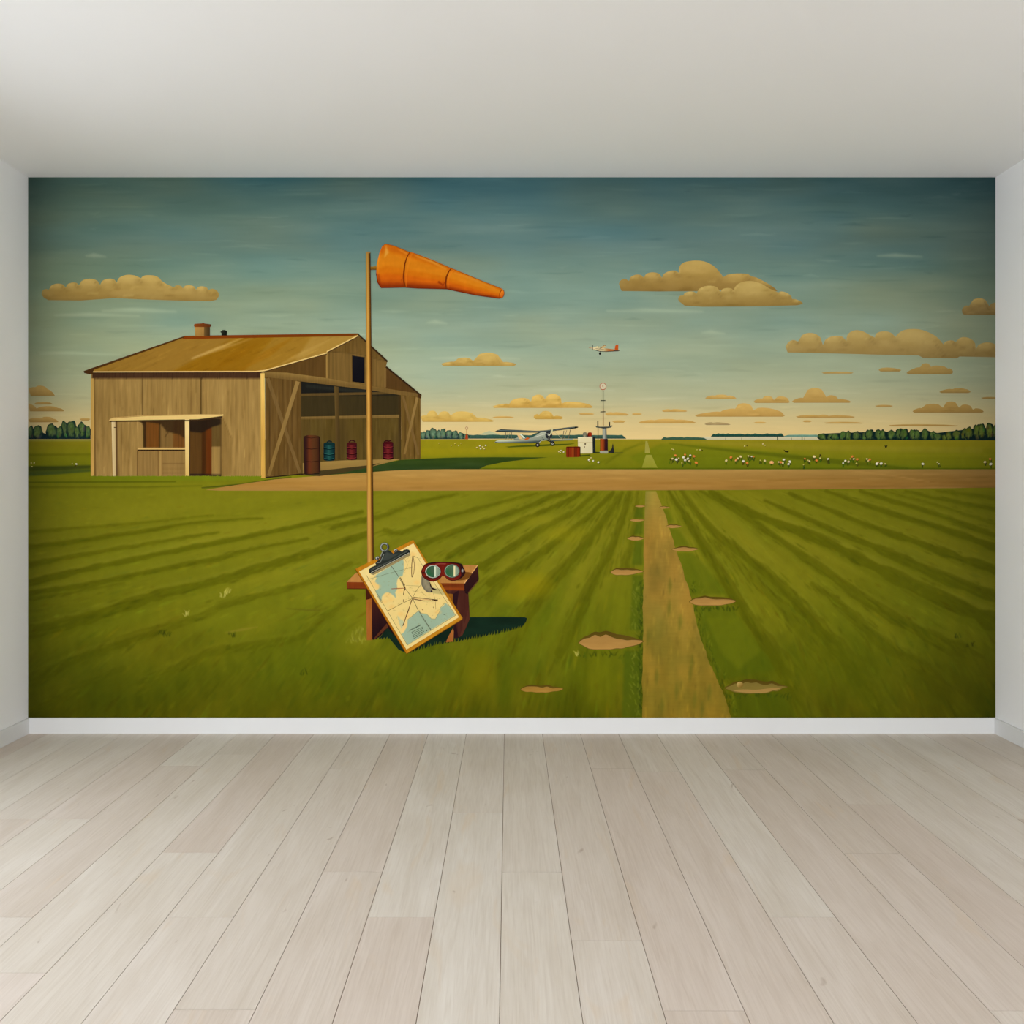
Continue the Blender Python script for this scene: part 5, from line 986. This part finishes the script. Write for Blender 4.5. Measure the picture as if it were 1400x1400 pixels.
art5('pedestal', bc, 70, [('p', [(562, 1050), (637, 1050), (637, 1166), (562, 1166)], lin(A5((562, 1100)), (120, 50, 36), A5((637, 1100)), (44, 24, 32), [(.3, (170, 74, 44)), (.48, (124, 52, 36)), (.6, (60, 28, 32))])), ('l', [(572, 1050), (572, 1166)], .6, (196, 110, 70)), ('p', [(566, 1164), (634, 1162), (640, 1178), (632, 1190), (566, 1188), (558, 1176)], (158, 156, 138))], 'rust red drum pedestal')
art5('marker_cone', bc, 70, [('p', [(684, 1092), (690, 1110), (692, 1140), (700, 1160), (694, 1186), (664, 1186), (660, 1160), (676, 1140)], (40, 40, 40)), ('p', [(640, 1172), (662, 1164), (664, 1186), (646, 1186)], (48, 48, 44)), ('l', [(700, 1182), (785, 1184)], 1, (84, 86, 40))], 'small dark cone beside the pedestal')
cbx = empty('tool_cabinet', mural, label='white two-part cabinet beside the beacon mast')
art5('cabinet_shadow', cbx, 60, [('p', [(500, 1172), (560, 1176), (560, 1186), (500, 1188)], (52, 62, 30)), ('l', [(372, 1214), (470, 1206)], 2, (64, 76, 30))])
art5('cabinet_body', cbx, 68, [('p', [(350, 1036), (490, 1032), (492, 1188), (352, 1190)], lin(A5((350, 1036)), (228, 214, 176), A5((492, 1188)), (206, 196, 164))), ('p', [(490, 1030), (516, 1032), (518, 1180), (492, 1188)], (34, 38, 36)), ('l', [(352, 1087), (490, 1087)], .8, (150, 130, 96)), ('l', [(350, 1036), (490, 1032)], .6, (244, 232, 198))])
art5('cabinet_handle', cbx, 78, [('e', (420, 1102), 7, 6, (84, 64, 44)), ('e', (413, 1127), 6, 6, (110, 84, 56)), ('l', [(413, 1094), (428, 1094)], .7, (100, 76, 50))])
a = Art('fuel_can', mural, 68); c = A5; a.poly([c((398, 1000)), c((404, 988)), c((430, 988)), c((434, 1000)), c((434, 1028)), c((398, 1028))], lin(c((398, 1010)), (96, 92, 78), c((434, 1010)), (80, 78, 66), [(.5, (164, 156, 130))])); a.build('grey can on the white cabinet')
a = Art('fuel_can', mural, 68); a.poly([c((442, 1000)), c((452, 988)), c((478, 988)), c((484, 998)), c((482, 1026)), c((442, 1028))], lin(c((442, 1010)), (84, 22, 22), c((484, 1010)), (120, 34, 26), [(.6, (158, 44, 30))])); a.build('red can on the white cabinet')
a = Art('crate', mural, 80)
a.poly([c((236, 1132)), c((244, 1124)), c((366, 1122)), c((372, 1130)), c((372, 1218)), c((362, 1224)), c((244, 1226)), c((238, 1220))], lin(c((236, 1170)), (120, 44, 30), c((372, 1170)), (110, 36, 26), [(.3, (132, 44, 30)), (.5, (150, 64, 38)), (.62, (96, 34, 26)), (.8, (136, 40, 28))]), step=1.3)
for x in (262, 285, 318, 340): a.line([c((x, 1128)), c((x, 1224))], .6, (84, 32, 24))
a.line([c((240, 1130)), c((368, 1130))], .9, (66, 26, 20)); a.line([c((372, 1126)), c((372, 1222))], 1, (54, 22, 20)); a.build('red-brown crate in front of the white cabinet')
a = Art('distant_beacon', mural, 60); a.line([(638, 587), (638, 596)], .8, (176, 120, 90)); a.ell(638, 585.5, 2.1, 2.3, (184, 140, 112)); a.ell(638, 585.5, 1.2, 1.4, (214, 196, 150)); a.poly([(636.8, 594), (639.2, 594), (640, 600.5), (635.8, 600.5)], (164, 62, 44)); a.build('tiny red distant beacon')

# flowers and birds
def flowers(pts, name='flower_clump', label=None, leaves=True):
    a = Art(name, mural, 70, P_LEAF); r = np.random.default_rng(int(pts[0][0])); C = {'o': (206, 120, 72), 'w': (214, 206, 182), 'c': (210, 190, 142), 'p': (224, 166, 118), 'd': (52, 46, 26), 'y': (196, 178, 104)}
    if leaves:
        for p in pts:
            for _ in range(3):
                x = p[0] + r.uniform(-1, 1.6); a.line([(x + r.uniform(-2, 2), p[1] + 1, .5), (x, p[1] + r.uniform(3.5, 6), 1.4)], 1, tuple(v * r.uniform(.7, 1.2) for v in (66, 84, 30)))
    for p in pts:
        s_ = .84 * (p[3] if len(p) > 3 else 1.7); col = C[p[2]]; a.ell(p[0] + .5, p[1] + .9, s_ * .9, s_ * .7, (84, 70, 34), n=9)
        a.ell(p[0], p[1], s_ * 1.05, s_ * .82, col, n=10, rot=r.uniform(-40, 40)); a.ell(p[0] - .4, p[1] - .3, s_ * .5, s_ * .4, tuple(min(255, v * 1.12) for v in col), n=8)
    return a.build(label)
f1 = lambda L: [(870 + q[0] / 5.385, 590 + q[1] / 5.385) + tuple(q[2:]) for q in L]
flowers(f1([(265, 200, 'c'), (288, 176, 'o', 2.2), (294, 206, 'w', 2.3), (312, 196, 'c', 1.2), (358, 170, 'o'), (347, 190, 'w', 2.2), (396, 176, 'w'), (423, 182, 'o', 2.4), (358, 211, 'w', 2), (378, 200, 'w', 2.1), (388, 216, 'c', 1.4), (440, 230, 'o', 2.6), (335, 232, 'y', 1.1), (250, 206, 'd', 1.4)]), label='flower clump nearest the track')
flowers(f1([(661, 214, 'c', 2), (696, 190, 'o', 2.3), (735, 207, 'o', 1.8), (768, 185, 'c', 2), (748, 198, 'c', 1.8), (788, 218, 'w', 2.2), (815, 232, 'o', 2.2), (730, 214, 'p', 1.3)]), label='second flower clump from the track')
flowers(f1([(825, 180, 'c', 1.4), (848, 184, 'w', 1.3), (864, 186, 'o', 1.3), (836, 190, 'd', 1.5)]))
flowers(f1([(945, 215, 'c', 1.9), (995, 228, 'p', 3.4), (1062, 226, 'o', 2.2), (1085, 207, 'w', 2), (1130, 222, 'w', 2.3), (1120, 240, 'w', 2), (1078, 232, 'c', 1.6), (1046, 224, 'c', 1.4), (912, 212, 'y', 1.1)]))
flowers(f1([(1240, 200, 'o', 1.7), (1308, 185, 'c', 2.4), (1326, 213, 'o', 2.1), (1272, 218, 'c', 1.9), (1354, 174, 'd', 1.6), (1352, 196, 'c', 1.3), (1230, 245, 'y', 1), (1262, 212, 'y', 1.2)]))
f2 = lambda L: [(1050 + q[0] / 4, 380 + q[1] / 4) + tuple(q[2:]) for q in L]
flowers(f2([(328, 990, 'w', 1.8), (332, 996, 'd', 1.2)]))
flowers(f2([(460, 977, 'o', 2.2), (487, 992, 'o', 2.2), (440, 1005, 'c', 2), (422, 1000, 'w', 1.8), (410, 1013, 'w', 1.5), (468, 990, 'c', 1.7), (483, 1014, 'y', 1.4), (450, 990, 'p', 1.3)]), label='flower clump with orange heads, right of centre in the meadow')
flowers(f2([(556, 993, 'o', 2.2), (540, 990, 'c', 1.5), (548, 1000, 'c', 1.3)]))
flowers(f2([(595, 1016, 'w', 2.5), (618, 1015, 'w', 2.4), (640, 1017, 'c', 1.3), (603, 1008, 'p', 1.2)]))
flowers(f2([(846, 1017, 'w', 2.2)])); flowers(f2([(926, 1008, 'c', 1.3), (934, 1017, 'w', 1.2)]))
flowers(f2([(1185, 1007, 'c', 2.2), (1214, 990, 'o', 2.1), (1217, 1018, 'w', 2.5)]))
flowers([(652, 612, 'c', 1.3), (656, 609.5, 'w', 1.3), (660, 611, 'c', 1.3), (664, 609, 'w', 1.2), (657, 613.5, 'w', 1.3), (662, 613.5, 'c', 1.2)], label='white flower clump left of the biplane', leaves=False)
flowers([(617, 609, 'y', .9), (622, 606.5, 'y', .9), (627, 609, 'c', .9), (630, 606, 'y', .8), (600, 606, 'y', .8)], leaves=False)
flowers([(764, 617.5, 'c', 1.2), (767, 616, 'w', 1.1), (770.5, 618, 'w', 1.1), (766, 619, 'c', 1.1)], leaves=False)
flowers([(805, 628.5, 'w', 1.7), (808, 626, 'c', 1.2), (811, 630, 'w', 1.4), (806, 631, 'c', 1)], leaves=False); flowers([(818, 632, 'w', 1.6)], leaves=False)
flowers([(43, 633, 'c', 1.2), (47, 633, 'c', 1.2), (44, 638, 'c', 1)], leaves=False); flowers([(104.5, 634.5, 'w', 1.7), (99, 634, 'c', .8), (103, 637, 'd', 1.3)], leaves=False)
flowers([(919, 614, 'y', 1), (921, 614.5, 'c', 1)], leaves=False); flowers([(953, 615, 'y', 1), (957, 615, 'c', 1.1), (960, 615.5, 'd', .9)], leaves=False); flowers([(1018, 610, 'c', 1.1), (1021, 609, 'd', .9)], leaves=False); flowers([(1043, 607, 'c', 1.2), (1046, 609, 'c', .8)], leaves=False)
a = Art('bird', mural, 70); a.line([(1071.5, 615, .6), (1074, 617.5, 1.6), (1078, 618.5, .8)], 1, (26, 24, 18)); a.line([(1073, 617.8), (1079, 616.6)], 1, (30, 28, 20)); a.build('tiny black bird low over the meadow')
a = Art('bird', mural, 70); a.poly([(1209, 608.6), (1211, 609.6), (1213.4, 608.8), (1211.6, 613), (1210.6, 613)], (24, 26, 18)); a.build('tiny black bird near the right wood')
